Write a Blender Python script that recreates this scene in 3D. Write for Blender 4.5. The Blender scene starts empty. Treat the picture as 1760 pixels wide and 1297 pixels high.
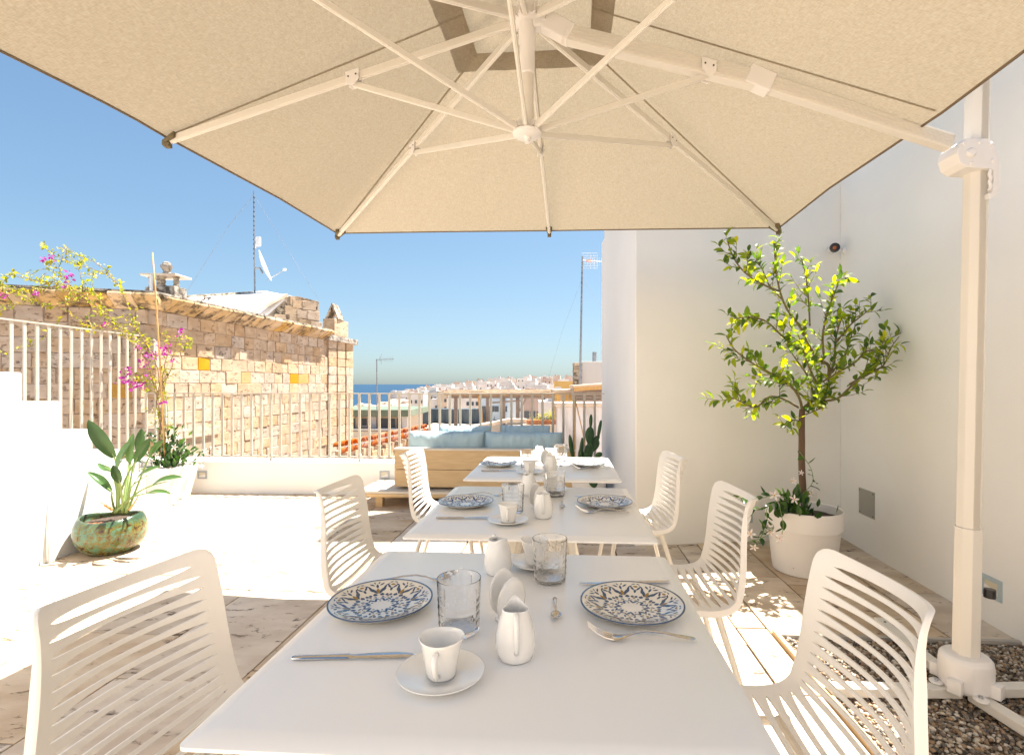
import bpy, bmesh, math, random
from mathutils import Vector, Matrix, noise
import numpy as np
random.seed(7)
R = math.radians
scene = bpy.context.scene
COL = scene.collection

# ---------------------------------------------------------------- camera
CAMH, F, CX, HY = 1.22, 877.0, 915.0, 660.0
cam = bpy.data.cameras.new("camera")
cam.sensor_width = 36.0
cam.lens = F / 1760 * 36.0
cam.shift_x = -(CX - 880) / 1760
cam.shift_y = (HY - 648.5) / 1760
cam.clip_start = 0.02
cam.clip_end = 80000
cam_ob = bpy.data.objects.new("camera", cam)
cam_ob.location = (0, 0, CAMH)
cam_ob.rotation_euler = (R(90), 0, 0)
COL.objects.link(cam_ob)
scene.camera = cam_ob

# ---------------------------------------------------------------- sky, sun, exposure
SK, SG = 9.0, (7.0, 8.5, 9.5)
SUN = Vector((0.345, 0.26, 1.0)).normalized()       # towards the sun
world = bpy.data.worlds.new("World")
scene.world = world
world.use_nodes = True
wn = world.node_tree.nodes
sky = wn.new("ShaderNodeTexSky")
sky.sky_type = 'NISHITA'
sky.sun_disc = False
sky.sun_elevation = math.asin(SUN.z)
sky.sun_rotation = math.atan2(SUN.x, SUN.y)
sky.air_density = 1.0
sky.dust_density = 1.0
sky.ozone_density = 1.6
# soft film-like shoulder on the sky: c / (c + k), the same everywhere
wl = world.node_tree.links
va_ = wn.new("ShaderNodeVectorMath"); va_.operation = 'ADD'; va_.inputs[1].default_value = (SK, SK, SK); wl.new(sky.outputs[0], va_.inputs[0])
vd_ = wn.new("ShaderNodeVectorMath"); vd_.operation = 'DIVIDE'; wl.new(sky.outputs[0], vd_.inputs[0]); wl.new(va_.outputs[0], vd_.inputs[1])
vm_ = wn.new("ShaderNodeVectorMath"); vm_.operation = 'MULTIPLY'; vm_.inputs[1].default_value = SG; wl.new(vd_.outputs[0], vm_.inputs[0])
wl.new(vm_.outputs[0], wn["Background"].inputs[0])
wn["Background"].inputs[1].default_value = 0.063
sun = bpy.data.lights.new("sun", 'SUN')
sun.energy = 4.4
sun.angle = R(0.5)
sun.color = (1.0, 0.945, 0.865)
sun_ob = bpy.data.objects.new("sun", sun)
sun_ob.rotation_euler = (-SUN).to_track_quat('-Z', 'Y').to_euler()
sun_ob.location = (4, 2, 12)
COL.objects.link(sun_ob)
scene.view_settings.view_transform = 'Standard'
scene.view_settings.look = 'None'
scene.view_settings.gamma = 1
scene.view_settings.use_curve_mapping = False
scene.view_settings.exposure = 2.02
scene.render.engine = 'CYCLES'
scene.cycles.max_bounces = 28
scene.cycles.transmission_bounces = 28
scene.cycles.transparent_max_bounces = 12

# ---------------------------------------------------------------- helpers
def W(px, py, d):                 # point seen at photo pixel (px, py) at depth d
    return Vector(((px - CX) / F * d, d, CAMH - (py - HY) / F * d))
def G(px, py, z=0.0):             # the point of height z seen at that pixel
    d = (CAMH - z) * F / (py - HY)
    return Vector(((px - CX) / F * d, d, z))
YAW = R(3.5)                      # the terrace grid is turned a little against the view
RX = Vector((math.cos(YAW), -math.sin(YAW), 0)); RY = Vector((math.sin(YAW), math.cos(YAW), 0))
def PYf(x): return 5.66 - (x + 2.43) * math.tan(YAW)

class B:
    def __init__(s): s.v = []; s.f = []; s.m = []; s.mi = 0
    def add(s, vs, fs, M=None):
        o = len(s.v)
        for p in vs:
            p = Vector(p)
            s.v.append(tuple(M @ p if M else p))
        for f in fs:
            s.f.append(tuple(i + o for i in f)); s.m.append(s.mi)
        return s
    def box(s, c, d, M=None, rot=None):
        x, y, z = d[0] / 2, d[1] / 2, d[2] / 2
        vs = [Vector((a * x, b * y, e * z)) for e in (-1, 1) for b in (-1, 1) for a in (-1, 1)]
        if rot is not None:
            if not isinstance(rot, Matrix): rot = Matrix.Rotation(rot, 3, 'Z')
            vs = [rot @ p for p in vs]
        c = Vector(c)
        return s.add([p + c for p in vs], [(0, 2, 3, 1), (4, 5, 7, 6), (0, 1, 5, 4), (2, 6, 7, 3), (0, 4, 6, 2), (1, 3, 7, 5)], M)
    def bar(s, a, b, w, h, up=(0, 0, 1)):      # rectangular bar from a to b
        a = Vector(a); b = Vector(b); t = (b - a).normalized()
        sd = t.cross(Vector(up)); 
        if sd.length < 1e-4: sd = Vector((1, 0, 0))
        sd.normalize(); u = sd.cross(t).normalized()
        vs = [p + sd * i * w / 2 + u * j * h / 2 for p in (a, b) for (i, j) in ((-1, -1), (1, -1), (1, 1), (-1, 1))]
        return s.add(vs, [(0, 1, 2, 3), (7, 6, 5, 4), (0, 4, 5, 1), (1, 5, 6, 2), (2, 6, 7, 3), (3, 7, 4, 0)])
    def prism(s, poly, z0, z1):                # vertical prism over a ground polygon
        n = len(poly)
        vs = [(p[0], p[1], z0) for p in poly] + [(p[0], p[1], z1) for p in poly]
        fs = [tuple(range(n - 1, -1, -1)), tuple(range(n, 2 * n))] + [(i, (i + 1) % n, n + (i + 1) % n, n + i) for i in range(n)]
        return s.add(vs, fs)
    def extrude(s, poly3, vec):                # any flat polygon swept by vec
        n = len(poly3); vec = Vector(vec)
        vs = [Vector(p) for p in poly3] + [Vector(p) + vec for p in poly3]
        fs = [tuple(range(n - 1, -1, -1)), tuple(range(n, 2 * n))] + [(i, (i + 1) % n, n + (i + 1) % n, n + i) for i in range(n)]
        return s.add(vs, fs)
    def tube(s, pts, rad, n=8, caps=True):
        pts = [Vector(p) for p in pts]; N = len(pts)
        if not hasattr(rad, '__len__'): rad = [rad] * N
        t0 = (pts[1] - pts[0]).normalized()
        a = t0.orthogonal().normalized(); o = len(s.v)
        for i, p in enumerate(pts):
            t = (pts[min(i + 1, N - 1)] - pts[max(i - 1, 0)]).normalized()
            a = (a - t * a.dot(t)).normalized(); b = t.cross(a)
            for k in range(n):
                an = 2 * math.pi * k / n
                s.v.append(tuple(p + (a * math.cos(an) + b * math.sin(an)) * rad[i]))
        for i in range(N - 1):
            for k in range(n):
                s.f.append((o + i * n + k, o + i * n + (k + 1) % n, o + (i + 1) * n + (k + 1) % n, o + (i + 1) * n + k)); s.m.append(s.mi)
        if caps:
            s.f.append(tuple(o + k for k in range(n - 1, -1, -1))); s.m.append(s.mi)
            s.f.append(tuple(o + (N - 1) * n + k for k in range(n))); s.m.append(s.mi)
        return s
    def lathe(s, prof, n=32, c=(0, 0, 0), fn=None, sx=1, sy=1):
        o = len(s.v); c = Vector(c); rings = []
        for i, (r, z) in enumerate(prof):
            if r < 1e-6:
                s.v.append(tuple(c + Vector((0, 0, z)))); rings.append([len(s.v) - 1] * n)
            else:
                ring = []
                for k in range(n):
                    an = 2 * math.pi * k / n
                    rr = r; dz = 0
                    if fn:
                        q = fn(i, an, r, z); rr, dz = q
                    s.v.append(tuple(c + Vector((rr * math.cos(an) * sx, rr * math.sin(an) * sy, z + dz)))); ring.append(len(s.v) - 1)
                rings.append(ring)
        for i in range(len(rings) - 1):
            a, b = rings[i], rings[i + 1]
            for k in range(n):
                q = [a[k], a[(k + 1) % n], b[(k + 1) % n], b[k]]
                q = [x for j, x in enumerate(q) if x != q[j - 1]]
                if len(set(q)) >= 3: s.f.append(tuple(q)); s.m.append(s.mi)
        return s
    def mesh(s, name, mats, smooth=False, bevel=0):
        me = bpy.data.meshes.new(name)
        me.from_pydata(s.v, [], s.f)
        if not isinstance(mats, (list, tuple)): mats = [mats]
        for m in mats: me.materials.append(m)
        if len(mats) > 1: me.polygons.foreach_set('material_index', s.m)
        me.update()
        if bevel:
            bm = bmesh.new(); bm.from_mesh(me)
            bmesh.ops.remove_doubles(bm, verts=bm.verts, dist=1e-5)
            bmesh.ops.recalc_face_normals(bm, faces=bm.faces)
            es = [e for e in bm.edges if len(e.link_faces) == 2 and e.calc_face_angle(0) > 0.5]
            bmesh.ops.bevel(bm, geom=es, offset=bevel, segments=2, affect='EDGES', profile=0.6)
            bm.to_mesh(me); bm.free()
        if smooth:
            me.polygons.foreach_set('use_smooth', [True] * len(me.polygons))
            if smooth != 'all': 
                try: me.set_sharp_from_angle(angle=R(38))
                except Exception: pass
        return me
    def build(s, name, mats, parent=None, smooth=False, bevel=0, kind=None):
        return link(name, s.mesh(name, mats, smooth, bevel), parent, kind)

def link(name, me, parent=None, kind=None, loc=None, rot=None, scale=None):
    o = bpy.data.objects.new(name, me); COL.objects.link(o)
    if loc is not None: o.location = loc
    if rot is not None: o.rotation_euler = rot
    if scale is not None: o.scale = scale
    if parent is not None: kid(o, parent)
    if kind: o["kind"] = kind
    return o
def kid(o, p):
    o.parent = p
    if p.get('_at') is not None:
        o.matrix_parent_inverse = Matrix.Translation(-Vector(p['_at']))
def thing(name, label, cat, loc=None, group=None, rz=0):
    # with loc=None the children are given in local coordinates; a thing placed with at() keeps world coordinates
    o = bpy.data.objects.new(name, None); COL.objects.link(o); o.empty_display_size = 0.1
    o["label"] = label; o["category"] = cat
    if group: o["group"] = group
    if loc is not None: o.location = loc
    o.rotation_euler = (0, 0, rz)
    return o
def world_thing(name, label, cat, loc, group=None):
    o = thing(name, label, cat, loc, group); o['_at'] = tuple(loc); return o
def tag(o, label, cat, group=None):
    o["label"] = label; o["category"] = cat
    if group: o["group"] = group
    return o
def copy_tree(o, parent=None):
    c = o.copy(); COL.objects.link(c)
    if parent is not None: c.parent = parent
    for ch in [q for q in KIDS(o)]: copy_tree(ch, c)
    return c
def KIDS(o): return [q for q in COL.objects if q.parent == o] if False else list(o.children)

# ---------------------------------------------------------------- materials
def new_mat(name):
    m = bpy.data.materials.new(name); m.use_nodes = True
    return m, m.node_tree.nodes, m.node_tree.links, m.node_tree.nodes["Principled BSDF"]
def pm(name, col, rough=0.5, col2=None, vscale=3.0, vdetail=4, lo=0.35, hi=0.65, bscale=0, bstr=0.2, bdist=0.01,
       metal=0, spec=0.5, stretch=(1, 1, 1), rnd=0, coat=0, trans=0, ior=1.45, rough2=None, coord='Object', vtype='noise'):
    m, N, L, P = new_mat(name)
    P.inputs['Base Color'].default_value = (*col, 1); P.inputs['Roughness'].default_value = rough
    P.inputs['Metallic'].default_value = metal; P.inputs['Specular IOR Level'].default_value = spec
    P.inputs['Coat Weight'].default_value = coat; P.inputs['Transmission Weight'].default_value = trans
    P.inputs['IOR'].default_value = ior
    tc = N.new('ShaderNodeTexCoord'); mp = N.new('ShaderNodeMapping'); mp.inputs['Scale'].default_value = stretch
    L.new(tc.outputs[coord], mp.inputs[0]); vec = mp.outputs[0]
    if rnd:
        oi = N.new('ShaderNodeObjectInfo'); va = N.new('ShaderNodeVectorMath'); va.operation = 'SCALE'
        va.inputs[0].default_value = (17.3, 9.1, 23.7); L.new(oi.outputs['Random'], va.inputs['Scale'])
        ad = N.new('ShaderNodeVectorMath'); L.new(vec, ad.inputs[0]); L.new(va.outputs[0], ad.inputs[1]); vec = ad.outputs[0]
    out = None
    if col2 is not None:
        n = N.new('ShaderNodeTexNoise'); n.inputs['Scale'].default_value = vscale; n.inputs['Detail'].default_value = vdetail
        L.new(vec, n.inputs['Vector'])
        cr = N.new('ShaderNodeValToRGB'); cr.color_ramp.elements[0].position = lo; cr.color_ramp.elements[1].position = hi
        cr.color_ramp.elements[0].color = (*col, 1); cr.color_ramp.elements[1].color = (*col2, 1)
        L.new(n.outputs['Fac'], cr.inputs[0]); out = cr.outputs[0]
        if rough2 is not None:
            mr = N.new('ShaderNodeMapRange'); mr.inputs['From Min'].default_value = lo; mr.inputs['From Max'].default_value = hi
            mr.inputs['To Min'].default_value = rough; mr.inputs['To Max'].default_value = rough2
            L.new(n.outputs['Fac'], mr.inputs[0]); L.new(mr.outputs[0], P.inputs['Roughness'])
    if rnd:
        hs = N.new('ShaderNodeHueSaturation'); mr = N.new('ShaderNodeMapRange')
        mr.inputs['To Min'].default_value = 1 - rnd; mr.inputs['To Max'].default_value = 1 + rnd
        L.new(oi.outputs['Random'], mr.inputs[0]); L.new(mr.outputs[0], hs.inputs['Value'])
        if out is None: hs.inputs['Color'].default_value = (*col, 1)
        else: L.new(out, hs.inputs['Color'])
        out = hs.outputs[0]
    if out is not None: L.new(out, P.inputs['Base Color'])
    if bscale:
        n = N.new('ShaderNodeTexNoise'); n.inputs['Scale'].default_value = bscale; n.inputs['Detail'].default_value = 5
        L.new(vec, n.inputs['Vector']); b = N.new('ShaderNodeBump'); b.inputs['Strength'].default_value = bstr
        b.inputs['Distance'].default_value = bdist; L.new(n.outputs['Fac'], b.inputs['Height']); L.new(b.outputs[0], P.inputs['Normal'])
    return m

def stone_mat(name, c1, c2, pit, rnd=0.1, scale=6, stretch=(1, 1, 1), pits=(0.60, 0.68), bd=0.01, rough=0.85, pscale=9, tint=None, veins=0.0):
    """limestone: cloudy tone, dark pits and veins that are also real dents in the bump"""
    m, N, L, P = new_mat(name)
    P.inputs['Roughness'].default_value = rough; P.inputs['Specular IOR Level'].default_value = 0.3
    tc = N.new('ShaderNodeTexCoord'); mp = N.new('ShaderNodeMapping'); mp.inputs['Scale'].default_value = stretch
    L.new(tc.outputs['Object'], mp.inputs[0])
    oi = N.new('ShaderNodeObjectInfo'); va = N.new('ShaderNodeVectorMath'); va.operation = 'SCALE'
    va.inputs[0].default_value = (37.3, 19.1, 53.7); L.new(oi.outputs['Random'], va.inputs['Scale'])
    ad = N.new('ShaderNodeVectorMath'); L.new(mp.outputs[0], ad.inputs[0]); L.new(va.outputs[0], ad.inputs[1]); vec = ad.outputs[0]
    n1 = N.new('ShaderNodeTexNoise'); n1.inputs['Scale'].default_value = scale; n1.inputs['Detail'].default_value = 6; L.new(vec, n1.inputs['Vector'])
    cr = N.new('ShaderNodeValToRGB'); cr.color_ramp.elements[0].position = 0.35; cr.color_ramp.elements[1].position = 0.65
    cr.color_ramp.elements[0].color = (*c1, 1); cr.color_ramp.elements[1].color = (*c2, 1); L.new(n1.outputs['Fac'], cr.inputs[0])
    n2 = N.new('ShaderNodeTexNoise'); n2.inputs['Scale'].default_value = pscale; n2.inputs['Detail'].default_value = 10; n2.inputs['Roughness'].default_value = 0.70
    n2.inputs['Distortion'].default_value = 0.4
    L.new(vec, n2.inputs['Vector'])
    pr = N.new('ShaderNodeMapRange'); pr.inputs['From Min'].default_value = pits[0]; pr.inputs['From Max'].default_value = pits[1]; L.new(n2.outputs['Fac'], pr.inputs[0])
    mx = N.new('ShaderNodeMix'); mx.data_type = 'RGBA'; L.new(pr.outputs[0], mx.inputs[0]); L.new(cr.outputs[0], mx.inputs[6]); mx.inputs[7].default_value = (*pit, 1)
    hs = N.new('ShaderNodeHueSaturation'); mr = N.new('ShaderNodeMapRange'); mr.inputs['To Min'].default_value = 1 - rnd; mr.inputs['To Max'].default_value = 1 + rnd
    fr = N.new('ShaderNodeMath'); fr.operation = 'MULTIPLY'; fr.inputs[1].default_value = 7.7; L.new(oi.outputs['Random'], fr.inputs[0])
    f2 = N.new('ShaderNodeMath'); f2.operation = 'FRACT'; L.new(fr.outputs[0], f2.inputs[0]); L.new(f2.outputs[0], mr.inputs[0])
    ms = N.new('ShaderNodeMapRange'); ms.inputs['To Min'].default_value = 0.75; ms.inputs['To Max'].default_value = 1.25; L.new(oi.outputs['Random'], ms.inputs[0])
    L.new(mr.outputs[0], hs.inputs['Value']); L.new(ms.outputs[0], hs.inputs['Saturation']); L.new(mx.outputs[2], hs.inputs['Color']); L.new(hs.outputs[0], P.inputs['Base Color'])
    n3 = N.new('ShaderNodeTexNoise'); n3.inputs['Scale'].default_value = scale * 9; n3.inputs['Detail'].default_value = 4; L.new(vec, n3.inputs['Vector'])
    sm = N.new('ShaderNodeMath'); sm.operation = 'MULTIPLY_ADD'; sm.inputs[1].default_value = 0.35; L.new(n3.outputs['Fac'], sm.inputs[0])
    inv = N.new('ShaderNodeMath'); inv.operation = 'MULTIPLY'; inv.inputs[1].default_value = -1.0; L.new(pr.outputs[0], inv.inputs[0]); L.new(inv.outputs[0], sm.inputs[2])
    b = N.new('ShaderNodeBump'); b.inputs['Strength'].default_value = 0.8; b.inputs['Distance'].default_value = bd; L.new(sm.outputs[0], b.inputs['Height']); L.new(b.outputs[0], P.inputs['Normal'])
    return m

def leaf_mat(name, ca, cb, cc, transl=0.45, rough=0.4):
    m, N, L, P = new_mat(name)
    P.inputs['Roughness'].default_value = rough
    ge = N.new('ShaderNodeNewGeometry'); oi = N.new('ShaderNodeObjectInfo')
    a = N.new('ShaderNodeMath'); L.new(ge.outputs['Random Per Island'], a.inputs[0]); L.new(oi.outputs['Random'], a.inputs[1])
    f = N.new('ShaderNodeMath'); f.operation = 'FRACT'; L.new(a.outputs[0], f.inputs[0])
    cr = N.new('ShaderNodeValToRGB'); e = cr.color_ramp.elements
    e[0].position = 0.0; e[0].color = (*ca, 1); e[1].position = 1.0; e[1].color = (*cc, 1)
    x = e.new(0.5); x.color = (*cb, 1); L.new(f.outputs[0], cr.inputs[0])
    L.new(cr.outputs[0], P.inputs['Base Color'])
    tr = N.new('ShaderNodeBsdfTranslucent'); br = N.new('ShaderNodeHueSaturation'); br.inputs['Value'].default_value = 2.2; br.inputs['Saturation'].default_value = 1.1
    L.new(cr.outputs[0], br.inputs['Color']); L.new(br.outputs[0], tr.inputs[0])
    mx = N.new('ShaderNodeMixShader'); mx.inputs[0].default_value = transl; L.new(P.outputs[0], mx.inputs[1]); L.new(tr.outputs[0], mx.inputs[2])
    L.new(mx.outputs[0], N["Material Output"].inputs[0])
    return m

M = {}
M['wall'] = pm('white_plaster', (0.85, 0.835, 0.80), 0.85, (0.80, 0.78, 0.74), 0.9, vdetail=9, bscale=14, bstr=0.22, bdist=0.006)
M['bounce_wall'] = pm('cream_bounce_plaster', (0.80, 0.755, 0.70), 0.85, (0.76, 0.715, 0.66), 1.3)
M['paint'] = pm('white_stair_plaster', (0.74, 0.74, 0.73), 0.8, (0.70, 0.70, 0.69), 2, bscale=40, bstr=0.15, bdist=0.004)
M['plastic'] = pm('white_moulded_plastic', (0.85, 0.82, 0.77), 0.42, bscale=300, bstr=0.05, bdist=0.001)
M['table'] = pm('white_laminate', (0.88, 0.87, 0.85), 0.24, bscale=180, bstr=0.03, bdist=0.001, spec=0.5)
M['tmetal'] = pm('cream_powder_coat', (0.78, 0.74, 0.66), 0.45)
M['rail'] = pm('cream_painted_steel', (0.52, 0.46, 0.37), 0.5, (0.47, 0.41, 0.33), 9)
M['alu'] = pm('off_white_aluminium', (0.74, 0.70, 0.63), 0.4, bscale=0)
M['hub'] = pm('white_cast_nylon', (0.80, 0.77, 0.74), 0.4)
M['porc'] = pm('glazed_white_porcelain', (0.86, 0.845, 0.81), 0.12, spec=0.6, coat=0.4)
M['steel'] = pm('polished_steel', (0.62, 0.60, 0.58), 0.12, metal=1)
M['bsteel'] = pm('brushed_steel', (0.45, 0.44, 0.40), 0.35, metal=0.8, bscale=80, bstr=0.05)
M['screw'] = pm('dark_screw', (0.10, 0.09, 0.08), 0.4, metal=0.7)
M['glass'] = pm('clear_glass', (1, 1, 1), 0.0, trans=1.0, ior=1.5)
M['wood'] = pm('pale_teak', (0.58, 0.42, 0.23), 0.55, (0.52, 0.36, 0.19), 5, stretch=(1.2, 12, 12), bscale=30, bstr=0.1, bdist=0.003)
M['wood_sunlit'] = pm('sunlit_pale_teak', (0.66, 0.60, 0.50), 0.6, (0.60, 0.53, 0.43), 6, stretch=(1, 8, 8))  # paler teak for cap and deck tops, sunlight put into the colour
M['cushion'] = pm('pale_blue_canvas', (0.40, 0.52, 0.56), 0.9, (0.36, 0.48, 0.52), 6, bscale=260, bstr=0.25, bdist=0.002)
M['soil'] = pm('dark_soil', (0.05, 0.032, 0.022), 0.95, (0.10, 0.07, 0.05), 60, bscale=50, bstr=1.0, bdist=0.02)
M['potw'] = pm('white_resin_planter', (0.78, 0.75, 0.71), 0.55, bscale=120, bstr=0.08, bdist=0.002)
M['cane'] = pm('bamboo_cane', (0.62, 0.36, 0.13), 0.6, (0.52, 0.29, 0.10), 30)
M['bark'] = pm('brown_bark', (0.16, 0.10, 0.06), 0.85, (0.10, 0.06, 0.035), 40, stretch=(1, 1, .3), bscale=60, bstr=0.5, bdist=0.004)
M['twig'] = pm('green_twig', (0.20, 0.17, 0.06), 0.7, (0.14, 0.10, 0.05), 30)
M['btwig'] = pm('pale_brown_twig', (0.34, 0.22, 0.13), 0.8, (0.22, 0.13, 0.08), 30)
M['lemon'] = leaf_mat('lemon_leaf', (0.40, 0.40, 0.03), (0.26, 0.32, 0.03), (0.13, 0.20, 0.025), 0.55, 0.55)
M['lemon_dk'] = leaf_mat('lemon_leaf_mature', (0.20, 0.26, 0.03), (0.09, 0.15, 0.02), (0.04, 0.085, 0.015), 0.4, 0.5)
M['boug'] = leaf_mat('bougainvillea_leaf', (0.38, 0.30, 0.025), (0.24, 0.24, 0.02), (0.10, 0.14, 0.02))
M['bract'] = leaf_mat('magenta_bract', (0.36, 0.03, 0.25), (0.30, 0.035, 0.24), (0.42, 0.09, 0.32), 0.35)
M['vine'] = leaf_mat('glossy_vine_leaf', (0.018, 0.05, 0.014), (0.03, 0.08, 0.015), (0.07, 0.15, 0.02), 0.25, 0.25)
M['bop'] = leaf_mat('bird_of_paradise_leaf', (0.03, 0.065, 0.02), (0.055, 0.115, 0.035), (0.09, 0.16, 0.05), 0.25, 0.28)
M['stalk'] = pm('green_stalk', (0.20, 0.30, 0.09), 0.5, (0.26, 0.34, 0.12), 20)
M['cactus'] = pm('cactus_pad', (0.018, 0.06, 0.018), 0.5, (0.035, 0.095, 0.025), 12, bscale=50, bstr=0.3)
M['petal'] = leaf_mat('white_petal', (0.80, 0.72, 0.70), (0.80, 0.76, 0.74), (0.78, 0.62, 0.62), 0.3, 0.6)
M['yellow'] = pm('yellow_throat', (0.75, 0.42, 0.03), 0.6)
M['plate'] = pm('cream_glazed_plate', (0.78, 0.74, 0.66), 0.10, spec=0.6, coat=0.3)
M['blue'] = pm('blue_glaze', (0.035, 0.075, 0.16), 0.12, coat=0.3)
M['ochre'] = pm('ochre_glaze', (0.30, 0.19, 0.04), 0.12, coat=0.3)
M['grey'] = pm('mid_grey_metal', (0.38, 0.40, 0.42), 0.45, metal=0.3)
M['dark'] = pm('dark_interior', (0.03, 0.03, 0.03), 0.7)
M['black'] = pm('black_plastic', (0.02, 0.02, 0.022), 0.35)
M['stone_floor'] = stone_mat('terrace_limestone', (0.52, 0.395, 0.28), (0.68, 0.56, 0.43), (0.13, 0.085, 0.055), 0.12, 3.0, (1, 2.2, 1), (0.575, 0.66), 0.003, 0.8, 8.0)
M['tufo'] = stone_mat('cream_tufo', (0.42, 0.305, 0.205), (0.53, 0.41, 0.295), (0.17, 0.105, 0.065), 0.08, 3.5, (1, 1, 1.6), (0.56, 0.66), 0.012, 0.9, 10)
M['ochre_st'] = stone_mat('ochre_tufo', (0.44, 0.235, 0.05), (0.50, 0.31, 0.10), (0.30, 0.16, 0.05), 0.1, 4, (1, 1, 1), (0.60, 0.70), 0.012, 0.9, 8)
M['cornice'] = stone_mat('weathered_cornice', (0.44, 0.30, 0.13), (0.52, 0.38, 0.22), (0.10, 0.075, 0.05), 0.2, 3, (1, 1, 1), (0.50, 0.62), 0.015, 0.9, 5)
M['lichen'] = stone_mat('lichened_stone', (0.36, 0.30, 0.24), (0.52, 0.44, 0.34), (0.09, 0.07, 0.055), 0.15, 4, (1, 1, 1), (0.48, 0.60), 0.015, 0.95, 6)
M['mortar'] = pm('pale_mortar', (0.44, 0.34, 0.24), 0.95, (0.32, 0.24, 0.17), 8, bscale=30, bstr=0.5, bdist=0.01)
M['joint'] = pm('sandy_joint', (0.10, 0.075, 0.05), 0.95, (0.06, 0.045, 0.03), 12, bscale=60, bstr=0.5, bdist=0.004)
M['white_roof'] = pm('whitewashed_roof', (0.76, 0.74, 0.72), 0.8, (0.68, 0.65, 0.62), 3, bscale=14, bstr=0.3)
M['terra'] = stone_mat('terracotta_tile', (0.36, 0.10, 0.035), (0.46, 0.17, 0.07), (0.20, 0.08, 0.05), 0.2, 10, (1, 1, 1), (0.62, 0.72), 0.004, 0.85, 14)
M['house_w'] = pm('whitewashed_house', (0.60, 0.575, 0.55), 0.85, (0.50, 0.47, 0.44), 0.15, rnd=0.08, coord='Object')
M['house_c'] = pm('cream_house', (0.48, 0.39, 0.29), 0.85, (0.55, 0.44, 0.33), 0.15, rnd=0.12)
M['house_p'] = pm('pink_grey_house', (0.44, 0.34, 0.29), 0.85, (0.52, 0.43, 0.37), 0.15, rnd=0.12)
M['house_b'] = pm('pale_blue_house', (0.52, 0.60, 0.66), 0.85, (0.44, 0.53, 0.60), 0.3)
M['pane'] = pm('dark_window_glass', (0.05, 0.07, 0.09), 0.15)
M['greenroof'] = pm('green_roof_sheet', (0.11, 0.15, 0.10), 0.6, (0.15, 0.18, 0.13), 2)
M['sea_wall_shade'] = pm('shaded_dark_sea_wall', (0.035, 0.055, 0.07), 0.8, (0.10, 0.13, 0.15), 0.5, stretch=(1, 1, .25), bscale=1, bstr=0.4, bdist=0.5)  # dark stone with its bluish shade mixed into the colour
M['reed'] = pm('dry_reed', (0.24, 0.15, 0.08), 0.9, (0.46, 0.36, 0.25), 6, stretch=(1, 14, 14), bscale=30, bstr=0.8, bdist=0.02)
M['post'] = pm('grey_timber', (0.24, 0.20, 0.18), 0.85, (0.34, 0.28, 0.23), 8, stretch=(8, 8, 1))
M['oldwhite'] = pm('stained_whitewash', (0.60, 0.57, 0.56), 0.9, (0.22, 0.17, 0.15), 1.6, vdetail=8, lo=0.5, hi=0.72, stretch=(2.0, 2.0, .45), bscale=10, bstr=0.5, bdist=0.02)
M['coping'] = pm('stone_coping', (0.55, 0.43, 0.32), 0.9, (0.66, 0.56, 0.45), 4, bscale=20, bstr=0.5, bdist=0.01)
M['ochre_w'] = pm('ochre_render', (0.66, 0.43, 0.14), 0.85, (0.60, 0.37, 0.12), 2)
M['concrete'] = pm('grey_concrete', (0.40, 0.37, 0.33), 0.9, (0.50, 0.46, 0.41), 1.5, bscale=12, bstr=0.4)
M['antenna'] = pm('galvanised_steel', (0.32, 0.34, 0.36), 0.45, (0.24, 0.25, 0.27), 12, metal=0.5)
M['orange'] = pm('orange_plastic', (0.70, 0.22, 0.04), 0.5)
M['dish'] = pm('white_dish', (0.72, 0.71, 0.69), 0.5)
# ================================================================ ground, sea, terrain
def px_xy(px, d): return ((px - CX) / F * d, d)
SEA_Z = -18.0
sea_m, N, L, P = new_mat('deep_blue_sea')
P.inputs['Base Color'].default_value = (0.006, 0.035, 0.08, 1); P.inputs['Roughness'].default_value = 0.45
P.inputs['Specular IOR Level'].default_value = 0.25
tc = N.new('ShaderNodeTexCoord'); mp = N.new('ShaderNodeMapping'); mp.inputs['Scale'].default_value = (0.02, 0.05, 1); L.new(tc.outputs['Object'], mp.inputs[0])
n = N.new('ShaderNodeTexNoise'); n.inputs['Scale'].default_value = 1.0; n.inputs['Detail'].default_value = 6; L.new(mp.outputs[0], n.inputs['Vector'])
cr = N.new('ShaderNodeValToRGB'); cr.color_ramp.elements[0].color = (0.003, 0.030, 0.070, 1); cr.color_ramp.elements[1].color = (0.008, 0.048, 0.10, 1)
cr.color_ramp.elements[0].position = .35; cr.color_ramp.elements[1].position = .7
L.new(n.outputs['Fac'], cr.inputs[0]); L.new(cr.outputs[0], P.inputs['Base Color'])
mp2 = N.new('ShaderNodeMapping'); mp2.inputs['Scale'].default_value = (0.3, 0.8, 1); L.new(tc.outputs['Object'], mp2.inputs[0])
n2 = N.new('ShaderNodeTexNoise'); n2.inputs['Scale'].default_value = 1.0; n2.inputs['Detail'].default_value = 8; L.new(mp2.outputs[0], n2.inputs['Vector'])
bp = N.new('ShaderNodeBump'); bp.inputs['Strength'].default_value = 0.6; bp.inputs['Distance'].default_value = 0.6; L.new(n2.outputs['Fac'], bp.inputs['Height']); L.new(bp.outputs[0], P.inputs['Normal'])
b = B(); S = 40000
b.add([(-S, -S, SEA_Z), (S, -S, SEA_Z), (S, S, SEA_Z), (-S, S, SEA_Z)], [(0, 1, 2, 3)])
b.build('sea', sea_m, kind='structure')

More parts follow.
